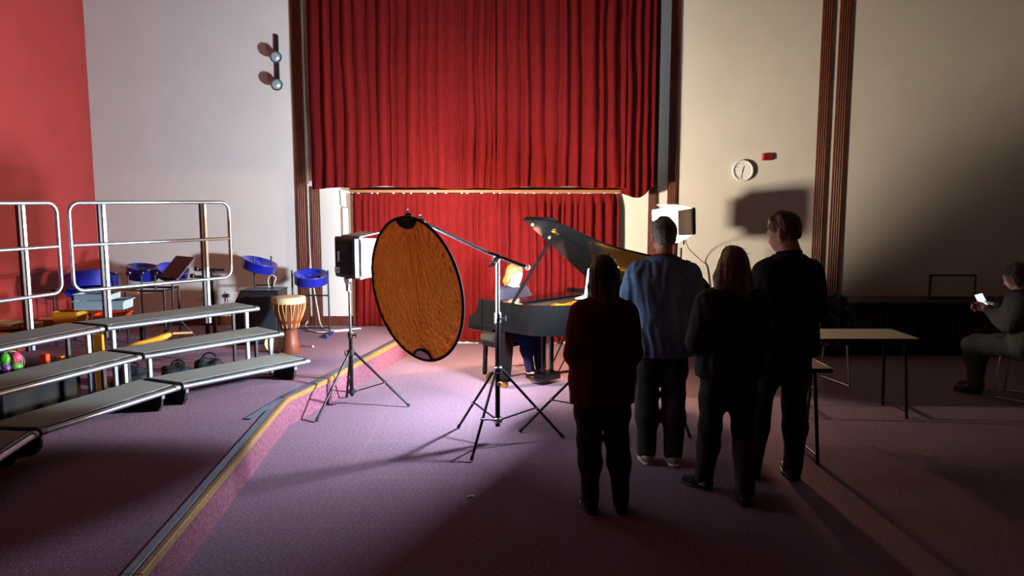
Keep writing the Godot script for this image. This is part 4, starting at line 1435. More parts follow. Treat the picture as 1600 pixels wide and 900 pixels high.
# ---------------------------------------------------------------- soft bodies: tapered capsules blended on a grid, meshed as surface nets
# a capsule is [a, b, radius a, radius b, flatness in z]
func net(prims: Array, cell: float, k: float, clips := [], cutters := []) -> Array:
	var lo := Vector3(1e9, 1e9, 1e9)
	var hi := -lo
	var mg := 3.5 / k
	for p in prims:
		var r: float = maxf(p[2], p[3]) + cell * 2
		for q in [p[0], p[1]]:
			lo = lo.min(q - Vector3(r, r, r))
			hi = hi.max(q + Vector3(r, r, r))
	var nx := int((hi.x - lo.x) / cell) + 2
	var ny := int((hi.y - lo.y) / cell) + 2
	var nz := int((hi.z - lo.z) / cell) + 2
	var acc := PackedFloat32Array()
	acc.resize(nx * ny * nz)
	for p in prims:
		var a: Vector3 = p[0]
		var b: Vector3 = p[1]
		var ra: float = p[2]
		var rb: float = p[3]
		var fz: float = p[4] if p.size() > 4 else 1.0
		var rm := maxf(ra, rb) + mg
		var l := ((a.min(b) - Vector3(rm, rm, rm) - lo) / cell).floor()
		var u := ((a.max(b) + Vector3(rm, rm, rm) - lo) / cell).ceil()
		var x0 := maxi(0, int(l.x)); var x1 := mini(nx - 1, int(u.x))
		var y0 := maxi(0, int(l.y)); var y1 := mini(ny - 1, int(u.y))
		var z0 := maxi(0, int(l.z)); var z1 := mini(nz - 1, int(u.z))
		var ab := b - a
		ab.z /= fz
		var inv := 1.0 / maxf(ab.dot(ab), 1e-9)
		for z in range(z0, z1 + 1):
			var qz := (lo.z + z * cell - a.z) / fz
			for y in range(y0, y1 + 1):
				var qy := lo.y + y * cell - a.y
				var at := nx * (y + ny * z)
				var part := qy * ab.y + qz * ab.z
				for x in range(x0, x1 + 1):
					var qx := lo.x + x * cell - a.x
					var t := clampf((qx * ab.x + part) * inv, 0.0, 1.0)
					var dx := qx - ab.x * t
					var dy := qy - ab.y * t
					var dz := qz - ab.z * t
					var d := sqrt(dx * dx + dy * dy + dz * dz) - ra - (rb - ra) * t
					if d < mg:
						acc[at + x] += exp(-k * d)
	# to distances, cut by planes [normal, offset] and by capsules to be taken away
	for i in acc.size():
		acc[i] = (-log(acc[i]) / k) if acc[i] > 1e-6 else 0.1
	if clips.size() + cutters.size() > 0:
		for z in nz:
			for y in ny:
				for x in nx:
					var i := x + nx * (y + ny * z)
					if acc[i] > 0.05:
						continue
					var p := lo + Vector3(x, y, z) * cell
					var v := acc[i]
					for c in clips:
						v = maxf(v, c[0].dot(p) - c[1])
					for c in cutters:
						var ab2: Vector3 = c[1] - c[0]
						var t2 := clampf((p - c[0]).dot(ab2) / maxf(ab2.dot(ab2), 1e-9), 0.0, 1.0)
						v = maxf(v, lerpf(c[2], c[3], t2) - p.distance_to(c[0] + ab2 * t2))
					acc[i] = v
	var ids := PackedInt32Array()
	ids.resize(nx * ny * nz)
	ids.fill(-1)
	var verts := PackedVector3Array()
	var offs := [0, 1, nx, nx + 1, nx * ny, nx * ny + 1, nx * ny + nx, nx * ny + nx + 1]
	var edges := [[0, 1], [2, 3], [4, 5], [6, 7], [0, 2], [1, 3], [4, 6], [5, 7], [0, 4], [1, 5], [2, 6], [3, 7]]
	var corner := [Vector3(0, 0, 0), Vector3(1, 0, 0), Vector3(0, 1, 0), Vector3(1, 1, 0), Vector3(0, 0, 1), Vector3(1, 0, 1), Vector3(0, 1, 1), Vector3(1, 1, 1)]
	var o1: int = offs[1]; var o2: int = offs[2]; var o3: int = offs[3]; var o4: int = offs[4]; var o5: int = offs[5]; var o6: int = offs[6]; var o7: int = offs[7]
	for z in nz - 1:
		for y in ny - 1:
			var row := nx * (y + ny * z)
			for x in nx - 1:
				var i := row + x
				var s := int(acc[i] < 0) + int(acc[i + o1] < 0) + int(acc[i + o2] < 0) + int(acc[i + o3] < 0) + int(acc[i + o4] < 0) + int(acc[i + o5] < 0) + int(acc[i + o6] < 0) + int(acc[i + o7] < 0)
				if s == 0 or s == 8:
					continue
				var sum := Vector3.ZERO
				var n := 0
				for e in edges:
					var f0 := acc[i + offs[e[0]]]
					var f1 := acc[i + offs[e[1]]]
					if (f0 < 0) != (f1 < 0):
						sum += corner[e[0]].lerp(corner[e[1]], f0 / (f0 - f1))
						n += 1
				ids[i] = verts.size()
				verts.append(lo + (Vector3(x, y, z) + sum / n) * cell)
	var tris := PackedInt32Array()
	var st3 := [1, nx, nx * ny]
	for z in range(1, nz - 1):
		for y in range(1, ny - 1):
			var row := nx * (y + ny * z)
			for x in range(1, nx - 1):
				var i := row + x
				if ids[i] < 0 and ids[i - 1] < 0:
					continue
				var inside := acc[i] < 0
				for ax in 3:
					var j: int = i + st3[ax]
					if inside == (acc[j] < 0):
						continue
					var du: int = st3[(ax + 1) % 3]
					var dw: int = st3[(ax + 2) % 3]
					var a := ids[i - du - dw]
					var b := ids[i - dw]
					var c := ids[i]
					var d := ids[i - du]
					if a < 0 or b < 0 or c < 0 or d < 0:
						continue
					# Godot wants clockwise fronts
					if inside:
						tris.append_array(PackedInt32Array([a, c, b, a, d, c]))
					else:
						tris.append_array(PackedInt32Array([a, b, c, a, c, d]))
	return [verts, tris]

func normals_of(v: PackedVector3Array, t: PackedInt32Array) -> PackedVector3Array:
	var n := PackedVector3Array()
	n.resize(v.size())
	for i in range(0, t.size(), 3):
		var f := (v[t[i + 2]] - v[t[i]]).cross(v[t[i + 1]] - v[t[i]])
		n[t[i]] += f
		n[t[i + 1]] += f
		n[t[i + 2]] += f
	for i in n.size():
		n[i] = n[i].normalized()
	return n

# one mesh out of several [net, transform]
func joined(list: Array) -> ArrayMesh:
	var V := PackedVector3Array()
	var T := PackedInt32Array()
	for e in list:
		var base := V.size()
		var x: Transform3D = e[1]
		for p in e[0][0]:
			V.append(x * p)
		for i in e[0][1]:
			T.append(base + i)
	var arr := []
	arr.resize(Mesh.ARRAY_MAX)
	arr[Mesh.ARRAY_VERTEX] = V
	arr[Mesh.ARRAY_INDEX] = T
	arr[Mesh.ARRAY_NORMAL] = normals_of(V, T)
	var m := ArrayMesh.new()
	m.add_surface_from_arrays(Mesh.PRIMITIVE_TRIANGLES, arr)
	return m

var head_net := []
var hand_net := [[], []]
var curled_net := [[], []]

func V3(x: float, y: float, z: float) -> Vector3:
	return Vector3(x, y, z)

func make_shared_nets():
	# a head, its middle at the origin, facing -z
	var h := [
		[V3(0, 0.035, 0.03), V3(0, 0.04, -0.018), 0.074, 0.070],
		[V3(0, 0.0, -0.03), V3(0, -0.055, -0.038), 0.056, 0.042],
		[V3(0, -0.075, -0.048), V3(0, -0.088, -0.060), 0.030, 0.022],
		[V3(0, 0.010, -0.086), V3(0, -0.030, -0.104), 0.008, 0.012],
		[V3(-0.010, -0.032, -0.094), V3(0.010, -0.032, -0.094), 0.009, 0.009],
		[V3(-0.032, 0.026, -0.078), V3(0.032, 0.026, -0.078), 0.014, 0.014],
		[V3(-0.018, -0.056, -0.078), V3(0.018, -0.056, -0.078), 0.009, 0.009],
		[V3(-0.014, -0.065, -0.076), V3(0.014, -0.065, -0.076), 0.009, 0.009],
		[V3(0, -0.05, 0.018), V3(0, -0.15, 0.03), 0.05, 0.052]]
	for s in [-1, 1]:
		h.append([V3(s * 0.045, -0.03, 0.0), V3(s * 0.016, -0.085, -0.05), 0.026, 0.02])
		h.append([V3(s * 0.036, -0.015, -0.058), V3(s * 0.034, -0.03, -0.056), 0.026, 0.022])
		h.append([V3(s * 0.076, 0.020, 0.012), V3(s * 0.079, -0.022, 0.004), 0.015, 0.010, 0.7])
	var cut := []
	for s in [-1, 1]:
		cut.append([V3(s * 0.031, 0.004, -0.098), V3(s * 0.031, 0.004, -0.099), 0.0145, 0.0145])
	head_net = net(h, 0.0045, 95.0, [], cut)
	for curled in 2:
		for side in 2:
			var sx := 1.0 if side == 0 else -1.0
			var p := []
			var lens := [[0.040, 0.024, 0.020], [0.044, 0.028, 0.021], [0.041, 0.026, 0.020], [0.032, 0.020, 0.018]]
			for f in 4:
				var zf := -0.030 + 0.0195 * f
				var kn := V3(0.0, -0.088 + (0.010 if f == 3 else 0.0), zf)
				p.append([V3(0, -0.006, zf * 0.62), kn, 0.015, 0.0115])
				var at := kn
				var ang := 0.25 if curled == 0 else 0.75
				for q in 3:
					var nxt := at + V3(sin(ang) * sx, -cos(ang), zf * 0.12) * float(lens[f][q])
					p.append([at, nxt, 0.0096 - q * 0.0008, 0.0088 - q * 0.0008])
					at = nxt
					ang += 0.35 if curled == 0 else 0.8
			p.append([V3(0, -0.018, -0.018), V3(0.016 * sx, -0.048, -0.045), 0.015, 0.0115])
			p.append([V3(0.016 * sx, -0.048, -0.045), V3(0.028 * sx, -0.076, -0.052), 0.0105, 0.0098])
			p.append([V3(0.028 * sx, -0.076, -0.052), V3(0.040 * sx, -0.098, -0.046), 0.0096, 0.0082])
			p.append([V3(0, 0.03, 0), V3(0, -0.01, 0), 0.025, 0.024, 1.1])
			var nt := net(p, 0.004, 260.0)
			if curled == 0:
				hand_net[side] = nt
			else:
				curled_net[side] = nt

func skin_mat(c: Color) -> StandardMaterial3D:
	var m := mat(c, 0.5)
	m.subsurf_scatter_enabled = true
	m.subsurf_scatter_strength = 0.15
	return m

func cloth(c: Color, low := 0.75, bump := 2.0) -> StandardMaterial3D:
	var m := grained(c, 0.9, 0.02, low, Vector3(2.5, 2.5, 2.5), bump, 0.01, 31)
	m.metallic_specular = 0.2
	return m

func hair_mat(c: Color) -> StandardMaterial3D:
	var m := grained(c, 0.45, 0.08, 0.45, Vector3(9, 0.7, 9), 7.0, 0.08, 41)
	return m

# joints of a figure 1.75 m tall; the pose overrides some of them
func joints(pose: Dictionary) -> Dictionary:
	var w: float = pose.get("wide", 1.0)
	var j := {
		"pelvis": V3(0, 0.94, 0), "chest": V3(0, 1.27, 0.0), "collar": V3(0, 1.44, 0.015), "head": V3(0, 1.632, -0.015),
		"shl": V3(-0.172 * w, 1.365, 0.01), "shr": V3(0.172 * w, 1.365, 0.01),
		"ell": V3(-0.235 * w, 1.12, 0.04), "elr": V3(0.235 * w, 1.12, 0.04),
		"wrl": V3(-0.08, 1.12, -0.20), "wrr": V3(0.08, 1.12, -0.20),
		"hil": V3(-0.09, 0.90, 0), "hir": V3(0.09, 0.90, 0),
		"knl": V3(-0.10, 0.49, -0.02), "knr": V3(0.10, 0.49, -0.02),
		"anl": V3(-0.11, 0.085, 0.02), "anr": V3(0.11, 0.085, 0.02)}
	for k in pose:
		if j.has(k):
			j[k] = pose[k]
	return j

func torso(j: Dictionary, e: float, fem: bool, w: float) -> Array:
	var pe: Vector3 = j.pelvis
	var ch: Vector3 = j.chest
	var co: Vector3 = j.collar
	var wa := pe.lerp(ch, 0.42)
	var X := V3(1, 0, 0)
	var hw := 0.085 if fem else 0.07
	return [
		[pe - X * hw, pe + X * hw, 0.108 + e, 0.108 + e, 0.92],
		[wa - X * 0.06 * w, wa + X * 0.06 * w, (0.092 if fem else 0.105) + e, (0.092 if fem else 0.105) + e, 0.92],
		[pe.lerp(wa, 0.5) - X * 0.07, pe.lerp(wa, 0.5) + X * 0.07, 0.10 + e, 0.10 + e, 0.92],
		[wa.lerp(ch, 0.5) - X * 0.07 * w, wa.lerp(ch, 0.5) + X * 0.07 * w, 0.10 + e, 0.10 + e, 0.95],
		[ch - X * 0.09 * w, ch + X * 0.09 * w, 0.105 + e, 0.105 + e, 0.98],
		[j.shl.lerp(co, 0.1), co - V3(0, 0.02, 0), 0.056 + e, 0.06 + e],
		[j.shr.lerp(co, 0.1), co - V3(0, 0.02, 0), 0.056 + e, 0.06 + e],
		[ch + V3(0, 0.05, 0.01) - X * 0.10 * w, ch + V3(0, 0.05, 0.01) + X * 0.10 * w, 0.085 + e, 0.09 + e, 0.95],
		[co - V3(0, 0.03, 0), co + V3(0, 0.03, 0), 0.075 + e, 0.05 + e * 0.6]]

func arm(j: Dictionary, s: String, e: float, to := 1.0) -> Array:
	var sh: Vector3 = j["sh" + s]
	var el: Vector3 = j["el" + s]
	var wr: Vector3 = j["wr" + s]
	return [[sh, sh.lerp(el, 0.45), 0.056 + e, 0.048 + e], [sh.lerp(el, 0.45), el, 0.048 + e, 0.038 + e],
		[el, el.lerp(wr, 0.35), 0.040 + e, 0.040 + e], [el.lerp(wr, 0.35), el.lerp(wr, to), 0.040 + e, lerpf(0.040, 0.027, to) + e]]

func leg(j: Dictionary, s: String, e: float, flare := 0.0) -> Array:
	var hi: Vector3 = j["hi" + s]
	var kn: Vector3 = j["kn" + s]
	var an: Vector3 = j["an" + s]
	var back := V3(0, 0, 0.018)
	return [[hi, hi.lerp(kn, 0.5), 0.088 + e, 0.074 + e], [hi.lerp(kn, 0.5), kn, 0.074 + e, 0.056 + e],
		[kn, kn.lerp(an, 0.35) + back, 0.054 + e, 0.053 + e + flare * 0.3], [kn.lerp(an, 0.35) + back, an, 0.052 + e + flare * 0.3, 0.037 + e + flare]]

func shoe(called: String, an: Vector3, turn: float, s: float, m: Material, sole: Material, boot: float, parent: Node):
	var b := Basis(Vector3.UP, turn)
	var g := an.y - 0.085
	var A := V3(an.x, g, an.z)
	var p := [[A + b * V3(0, 0.05, 0.035), A + b * V3(0, 0.045, -0.06), 0.036, 0.038], [A + b * V3(0, 0.045, -0.06), A + b * V3(0, 0.035, -0.15), 0.038, 0.028],
		[A + V3(0, 0.06, 0.01), A + V3(0, 0.06 + boot, 0.012), 0.042, 0.044]]
	var x := Transform3D(Basis.from_scale(V3(s, s, s)), Vector3.ZERO)
	var up := put(called, joined([[net(p, 0.008, 70.0, [[V3(0, -1, 0), -(g + 0.016)], [V3(0, 1, 0), g + 0.075 + boot]]), x]]), m, parent)
	var q := [[A + b * V3(0, 0.012, 0.035), A + b * V3(0, 0.012, -0.07), 0.038, 0.042], [A + b * V3(0, 0.012, -0.07), A + b * V3(0, 0.012, -0.15), 0.042, 0.033]]
	put("sole", joined([[net(q, 0.007, 90.0, [[V3(0, 1, 0), g + 0.024], [V3(0, -1, 0), -(g + 0.002)]]), x]]), sole, up)

func wrinkled(n: Array, amp: float, seed_: int) -> Array:
	# folds of cloth, running mostly up and down
	var nz := FastNoiseLite.new()
	nz.seed = seed_
	nz.frequency = 1.0
	nz.fractal_octaves = 2
	var nn := normals_of(n[0], n[1])
	for i in n[0].size():
		var p: Vector3 = n[0][i]
		var f := 1.0 - absf(nz.get_noise_3d(p.x * 9.0 + p.y * 1.5, p.y * 2.6, p.z * 9.0))
		n[0][i] = p + nn[i] * amp * (f - 0.7)
	return n

# o: pose, fem, skin, hair {kind, m}, top {m, hem, e, sleeve, skirt}, legs {m}, shoes {m, sole, boot}, hands [basis left, basis right], look Basis
func person(label: String, at: Vector3, turn: float, h: float, o: Dictionary) -> Node3D:
	if head_net.is_empty():
		make_shared_nets()
	var t := thing("person", label, "person", at, turn)
	var s := h / 1.75
	var S := Transform3D(Basis.from_scale(V3(s, s, s)), Vector3.ZERO)
	var pose: Dictionary = o.get("pose", {})
	var j := joints(pose)
	var w: float = pose.get("wide", 1.0)
	var fem: bool = o.get("fem", false)
	var prims := torso(j, 0.0, fem, w) + arm(j, "l", 0) + arm(j, "r", 0) + leg(j, "l", 0) + leg(j, "r", 0)
	for k in ["l", "r"]:
		var fb := Basis(Vector3.UP, o.get("toe_" + k, 0.12 if k == "l" else -0.12))
		prims.append([j["an" + k] + V3(0, -0.03, 0.02), j["an" + k] + fb * V3(0, -0.05, -0.12), 0.036, 0.026])
	prims.append([j.collar, j.head + V3(0, -0.07, 0.02), 0.054, 0.05])
	var look: Basis = o.get("look", Basis())
	var hx := Transform3D(look, j.head)
	var list := [[net(prims, 0.014, 45.0), S], [head_net, S * hx]]
	var hb: Array = o.get("hands", [Basis(), Basis()])
	var nets: Array = curled_net if o.get("curled", false) else hand_net
	list.append([nets[1], S * Transform3D(hb[0], j.wrl)])
	list.append([nets[0], S * Transform3D(hb[1], j.wrr)])
	var body := put("body", joined(list), o.skin, t)
	for e in [-1, 1]:
		var st := mb()
		ball(st, Vector3.ZERO, V3(0.0125, 0.0125, 0.0125) * s, 12, 8)
		var eye := put("eye", done(st), M.white, body)
		eye.position = S * (hx * V3(e * 0.031, 0.004, -0.0845))
		st = mb()
		ball(st, look * V3(0, 0, -0.0075) * s, V3(0.0062, 0.0062, 0.0062) * s, 10, 6)
		var iris := put("iris", done(st), M.ink, body)
		iris.position = eye.position
	# trousers
	var lg: Dictionary = o.legs
	var tp := leg(j, "l", 0.014, lg.get("flare", 0.012)) + leg(j, "r", 0.014, lg.get("flare", 0.012))
	var pe: Vector3 = j.pelvis
	tp.append([pe - V3(0.08, 0, 0), pe + V3(0.08, 0, 0), 0.118, 0.118, 0.95])
	tp.append([pe + V3(-0.07, 0.06, 0), pe + V3(0.07, 0.06, 0), 0.112, 0.112, 0.95])
	put("trousers", joined([[wrinkled(net(tp, 0.0135, 45.0, [[V3(0, -1, 0), -(minf(j.anl.y, j.anr.y) - 0.035)]]), 0.010, 3), S]]), lg.m, t)
	# upper garment
	var g: Dictionary = o.top
	var e2: float = g.get("e", 0.016)
	var up := torso(j, e2, fem, w) + arm(j, "l", e2 * 0.9, g.get("sleeve", 0.93)) + arm(j, "r", e2 * 0.9, g.get("sleeve", 0.93))
	var hem: float = g.hem
	if hem < pe.y - 0.04:
		var wide: float = g.get("skirt", 0.02)
		up.append([V3(pe.x - 0.085, pe.y - 0.02, pe.z), V3(pe.x - 0.085 - wide * 0.5, hem - 0.06, pe.z), 0.115 + e2, 0.11 + wide, 0.95])
		up.append([V3(pe.x + 0.085, pe.y - 0.02, pe.z), V3(pe.x + 0.085 + wide * 0.5, hem - 0.06, pe.z), 0.115 + e2, 0.11 + wide, 0.95])
		up.append([V3(pe.x, pe.y - 0.02, pe.z), V3(pe.x, hem - 0.06, pe.z), 0.12 + e2, 0.12 + wide, 0.95])
	put(g.get("name", "shirt"), joined([[wrinkled(net(up, 0.0125, 42.0, [[V3(0, -1, 0), -hem], [V3(0, 1, -0.2), j.collar.y + 0.058 - 0.2 * j.collar.z]]), g.get("folds", 0.014), 8), S]]), g.m, t)
	if g.has("collar"):
		var pts := []
		for k in 20:
			var a := TAU * k / 20
			pts.append(S * (j.collar + V3(cos(a) * 0.076, 0.052 + 0.014 * sin(a), sin(a) * 0.070 - 0.002)))
		var st2 := mb()
		for q in 3:
			var ring := []
			for p in pts:
				ring.append(p + V3(0, (q - 1) * 0.011, 0))
			tube(st2, ring, 0.009, 6, false, true)
		put("collar", done(st2), g.collar, t)
	# shoes
	var sh: Dictionary = o.shoes
	for k in ["l", "r"]:
		shoe("shoe", j["an" + k], o.get("toe_" + k, 0.12 if k == "l" else -0.12), s, sh.m, sh.get("sole", M.ink), sh.get("boot", 0.0), t)
	# hair
	hair(t, o.hair, S * hx, S, j)
	return t

func hair(t: Node3D, hd: Dictionary, hx: Transform3D, S: Transform3D, j: Dictionary):
	var p := [[V3(0, 0.045, 0.036), V3(0, 0.052, -0.02), 0.084, 0.078]]
	var cl := [[V3(0, -0.75, -1.0).normalized(), 0.030]]
	var rng := RandomNumberGenerator.new()
	rng.seed = hd.get("seed", 1)
	var kind: String = hd.kind
	if kind == "short":
		p.append([V3(0, -0.01, 0.05), V3(0, -0.05, 0.052), 0.060, 0.048])
		for i in 26:
			var a := rng.randf_range(0, TAU)
			var r := rng.randf_range(0.0, 0.07)
			var b := V3(cos(a) * r, 0.112 - r * r * 3.5, sin(a) * r + 0.005)
			p.append([b, b + V3(rng.randf_range(-0.02, 0.02), rng.randf_range(0.008, 0.026), rng.randf_range(-0.02, 0.012)), 0.014, 0.006])
		cl.append([V3(0, -1, 0.3), 0.075])
	else:
		var ln: float = hd.get("len", 0.35)
		var wd: float = hd.get("wide", 0.062)
		var vol: float = hd.get("vol", 0.0)
		for i in 7:
			var u := (i - 3) / 3.0
			var bend := rng.randf_range(-0.012, 0.012)
			var z0 := 0.075 - 0.045 * u * u
			var a := V3(u * 0.072, 0.02, z0)
			var m := V3(u * wd * 1.05 + bend, -ln * 0.45, z0 + 0.028 + bend)
			var e := V3(u * wd * 0.9 - bend, -ln + 0.05 * absf(u) + rng.randf_range(-0.02, 0.03), z0 + 0.045)
			p.append([a, m, 0.030, 0.027])
			p.append([m, e, 0.027, 0.013])
		for s in [-1, 1]:
			p.append([V3(s * 0.070, 0.03, 0.0), V3(s * (0.07 + wd * 0.22), -0.09, 0.01), 0.022, 0.024 + vol])
			p.append([V3(s * (0.07 + wd * 0.22), -0.09, 0.01), V3(s * wd * 1.2, -ln * 0.6, 0.05), 0.024 + vol, 0.018])
		cl = [[V3(0, -0.55, -1.0).normalized(), 0.042]]
	var n := net(p, 0.0065, 110.0, cl)
	# strands: shallow grooves that follow the fall of the hair
	var nz := FastNoiseLite.new()
	nz.seed = hd.get("seed", 1) + 9
	nz.frequency = 1.0
	var nn := normals_of(n[0], n[1])
	for i in n[0].size():
		var v: Vector3 = n[0][i]
		n[0][i] = v + nn[i] * 0.005 * nz.get_noise_3d(v.x * 55.0, v.y * 5.0, v.z * 55.0)
	var hm := put("hair", joined([[n, hx]]), hd.m, t)
	# loose wisps that catch the back light
	var st := mb()
	for i in int(hd.get("wisps", 40)):
		var a := rng.randf_range(0, TAU)
		var el := rng.randf_range(0.1, 1.45)
		var d := V3(cos(a) * cos(el), sin(el), sin(a) * cos(el))
		if d.z < -0.4 and d.y < 0.5:
			continue
		var b := V3(0, 0.045, 0.012) + d * V3(0.082, 0.080, 0.105)
		var side := V3(rng.randf_range(-1, 1), rng.randf_range(-0.8, 0.4), rng.randf_range(-1, 1)) * 0.02
		var q0 := hx * b
		var q1 := hx * (b + d * 0.012 + side * 0.5)
		var q2 := hx * (b + d * 0.016 + side * 1.2)
		tube(st, [q0, q1, q2], [0.0011, 0.0009, 0.0005], 4, false)
	put("wisps", done(st), hd.m, hm)

# a basis for a hand: fingers along f, palm facing n
func hand_basis(f: Vector3, n: Vector3) -> Basis:
	f = f.normalized()
	var x := (n - f * n.dot(f)).normalized()
	return Basis(x, -f, x.cross(-f))

func people():
	var skin := skin_mat(Color(0.80, 0.60, 0.50))
	var dark := cloth(Color(0.27, 0.265, 0.27))
	var darker := cloth(Color(0.255, 0.25, 0.255))
	var front_hands := [hand_basis(V3(0.75, 0.1, -0.3), V3(0.1, -0.3, 0.9)), hand_basis(V3(-0.75, 0.1, -0.3), V3(-0.1, -0.3, 0.9))]
	# nearest: rust coat, long dark hair
	person("long-haired onlooker in a rust-brown coat, back to us, nearest the camera", W(0.535, 0, 4.42), 0.10, 1.535, {
		"fem": true, "skin": skin, "hands": front_hands,
		"pose": {"wide": 0.86, "ell": V3(-0.20, 1.10, 0.03), "elr": V3(0.20, 1.10, 0.03), "wrl": V3(-0.06, 1.10, -0.21), "wrr": V3(0.06, 1.14, -0.22), "knl": V3(-0.085, 0.49, -0.02), "knr": V3(0.115, 0.49, -0.01), "anl": V3(-0.075, 0.085, 0.02), "anr": V3(0.135, 0.085, 0.03)},
		"top": {"name": "coat", "m": cloth(Color(0.43, 0.23, 0.17), 0.8), "hem": 0.76, "e": 0.018, "skirt": 0.015, "folds": 0.010},
		"legs": {"m": darker, "flare": 0.006}, "shoes": {"m": M.black_matte, "boot": 0.12},
		"hair": {"kind": "long", "m": hair_mat(Color(0.38, 0.25, 0.16)), "len": 0.42, "wide": 0.056, "seed": 3, "wisps": 80}})
	# grey-haired, blue shirt
	person("grey-haired onlooker in a loose blue shirt with a red collar, white shoes", W(1.045, 0, 5.24), -0.06, 1.72, {
		"skin": skin, "hands": front_hands, "look": Basis(Vector3.UP, 0.15) * Basis(Vector3.RIGHT, -0.12),
		"pose": {"wide": 0.98, "ell": V3(-0.24, 1.13, -0.02), "elr": V3(0.235, 1.13, -0.02), "wrl": V3(-0.10, 1.06, -0.22), "wrr": V3(0.10, 1.06, -0.22), "anl": V3(-0.09, 0.085, 0.0), "anr": V3(0.10, 0.085, 0.03), "knl": V3(-0.10, 0.49, -0.02)},
		"top": {"m": cloth(Color(0.46, 0.58, 0.72), 0.85), "hem": 0.80, "e": 0.028, "skirt": 0.022, "folds": 0.026, "collar": mat(Color(0.50, 0.10, 0.10), 0.8)},
		"legs": {"m": dark, "flare": 0.016}, "shoes": {"m": mat(Color(0.78, 0.76, 0.68), 0.7), "sole": M.white},
		"hair": {"kind": "short", "m": hair_mat(Color(0.60, 0.59, 0.57)), "seed": 6, "wisps": 60}})
	# long fair hair, all in black
	person("onlooker with long wavy fair hair, dressed in black, second from right", W(1.352, 0, 4.64), 0.05, 1.575, {
		"fem": true, "skin": skin, "hands": front_hands, "toe_l": 0.75, "toe_r": -0.1,
		"pose": {"wide": 1.0, "ell": V3(-0.235, 1.10, 0.0), "elr": V3(0.22, 1.10, 0.02), "wrl": V3(-0.10, 1.14, -0.20), "wrr": V3(0.09, 1.12, -0.22), "knl": V3(-0.11, 0.49, -0.05), "knr": V3(0.10, 0.49, 0.03), "anl": V3(-0.115, 0.085, -0.14), "anr": V3(0.085, 0.085, 0.15)},
		"top": {"name": "jacket", "m": darker, "hem": 0.86, "e": 0.024, "folds": 0.014},
		"legs": {"m": darker, "flare": 0.012}, "shoes": {"m": M.black_matte, "boot": 0.09},
		"hair": {"kind": "long", "m": hair_mat(Color(0.64, 0.49, 0.30)), "len": 0.46, "wide": 0.105, "vol": 0.016, "seed": 8, "wisps": 60}})
	# ginger, dark checked shirt
	person("tall ginger-haired onlooker in a dark checked shirt, head turned left, rightmost of the four", W(1.80, 0, 4.96), 0.16, 1.77, {
		"skin": skin, "hands": front_hands, "look": Basis(Vector3.UP, 0.62) * Basis(Vector3.RIGHT, -0.28),
		"pose": {"wide": 0.86, "head": V3(-0.01, 1.625, -0.035), "ell": V3(-0.205, 1.13, 0.02), "elr": V3(0.205, 1.13, 0.03), "wrl": V3(-0.06, 1.14, -0.22), "wrr": V3(0.08, 1.14, -0.22), "anl": V3(-0.18, 0.085, -0.03), "knl": V3(-0.145, 0.49, -0.03), "anr": V3(0.09, 0.085, 0.02)},
		"top": {"m": checked(), "hem": 0.83, "e": 0.022, "folds": 0.016, "collar": cloth(Color(0.10, 0.12, 0.15))},
		"legs": {"m": dark, "flare": 0.012}, "shoes": {"m": mat(Color(0.16, 0.13, 0.11), 0.6)},
		"hair": {"kind": "short", "m": hair_mat(Color(0.46, 0.29, 0.16)), "seed": 12, "wisps": 90}})
	# the pianist, sitting at the keyboard, facing right and towards us
	var pk := {"pelvis": V3(0, 0.50, 0.02), "chest": V3(0, 0.83, -0.04), "collar": V3(0, 1.0, -0.05), "head": V3(0, 1.185, -0.085),
		"shl": V3(-0.165, 0.965, -0.05), "shr": V3(0.165, 0.965, -0.05), "ell": V3(-0.23, 0.72, -0.14), "elr": V3(0.23, 0.72, -0.14), "wrl": V3(-0.22, 0.735, -0.38), "wrr": V3(0.20, 0.735, -0.38),
		"hil": V3(-0.09, 0.50, -0.02), "hir": V3(0.09, 0.50, -0.02), "knl": V3(-0.10, 0.48, -0.42), "knr": V3(0.10, 0.48, -0.42), "anl": V3(-0.11, 0.085, -0.42), "anr": V3(0.10, 0.085, -0.50)}
	person("pianist with fair tied-back hair seated behind the open piano, face brightly lit", W(-0.02, 0, 8.20), -PI * 0.75 - 0.1, 1.56, {
		"fem": true, "skin": skin, "hands": [hand_basis(V3(0.1, -0.25, -1), V3(0, -1, 0)), hand_basis(V3(-0.1, -0.25, -1), V3(0, -1, 0))],
		"pose": pk, "look": Basis(Vector3.RIGHT, -0.2),
		"top": {"m": cloth(Color(0.16, 0.16, 0.22)), "hem": 0.47, "e": 0.014, "folds": 0.010, "sleeve": 0.9},
		"legs": {"m": cloth(Color(0.10, 0.11, 0.27)), "flare": 0.0}, "shoes": {"m": M.black_gloss},
		"hair": {"kind": "long", "m": hair_mat(Color(0.62, 0.42, 0.20)), "len": 0.22, "wide": 0.05, "seed": 14, "wisps": 20}})
	# seated in the dark at the right edge, over a glowing tablet
	var sk := pk.duplicate()
	sk.merge({"ell": V3(-0.225, 0.73, -0.09), "elr": V3(0.225, 0.73, -0.09), "wrl": V3(-0.125, 0.85, -0.29), "wrr": V3(0.125, 0.85, -0.29), "head": V3(0, 1.17, -0.11), "anl": V3(-0.11, 0.085, -0.36), "anr": V3(0.10, 0.085, -0.40)}, true)
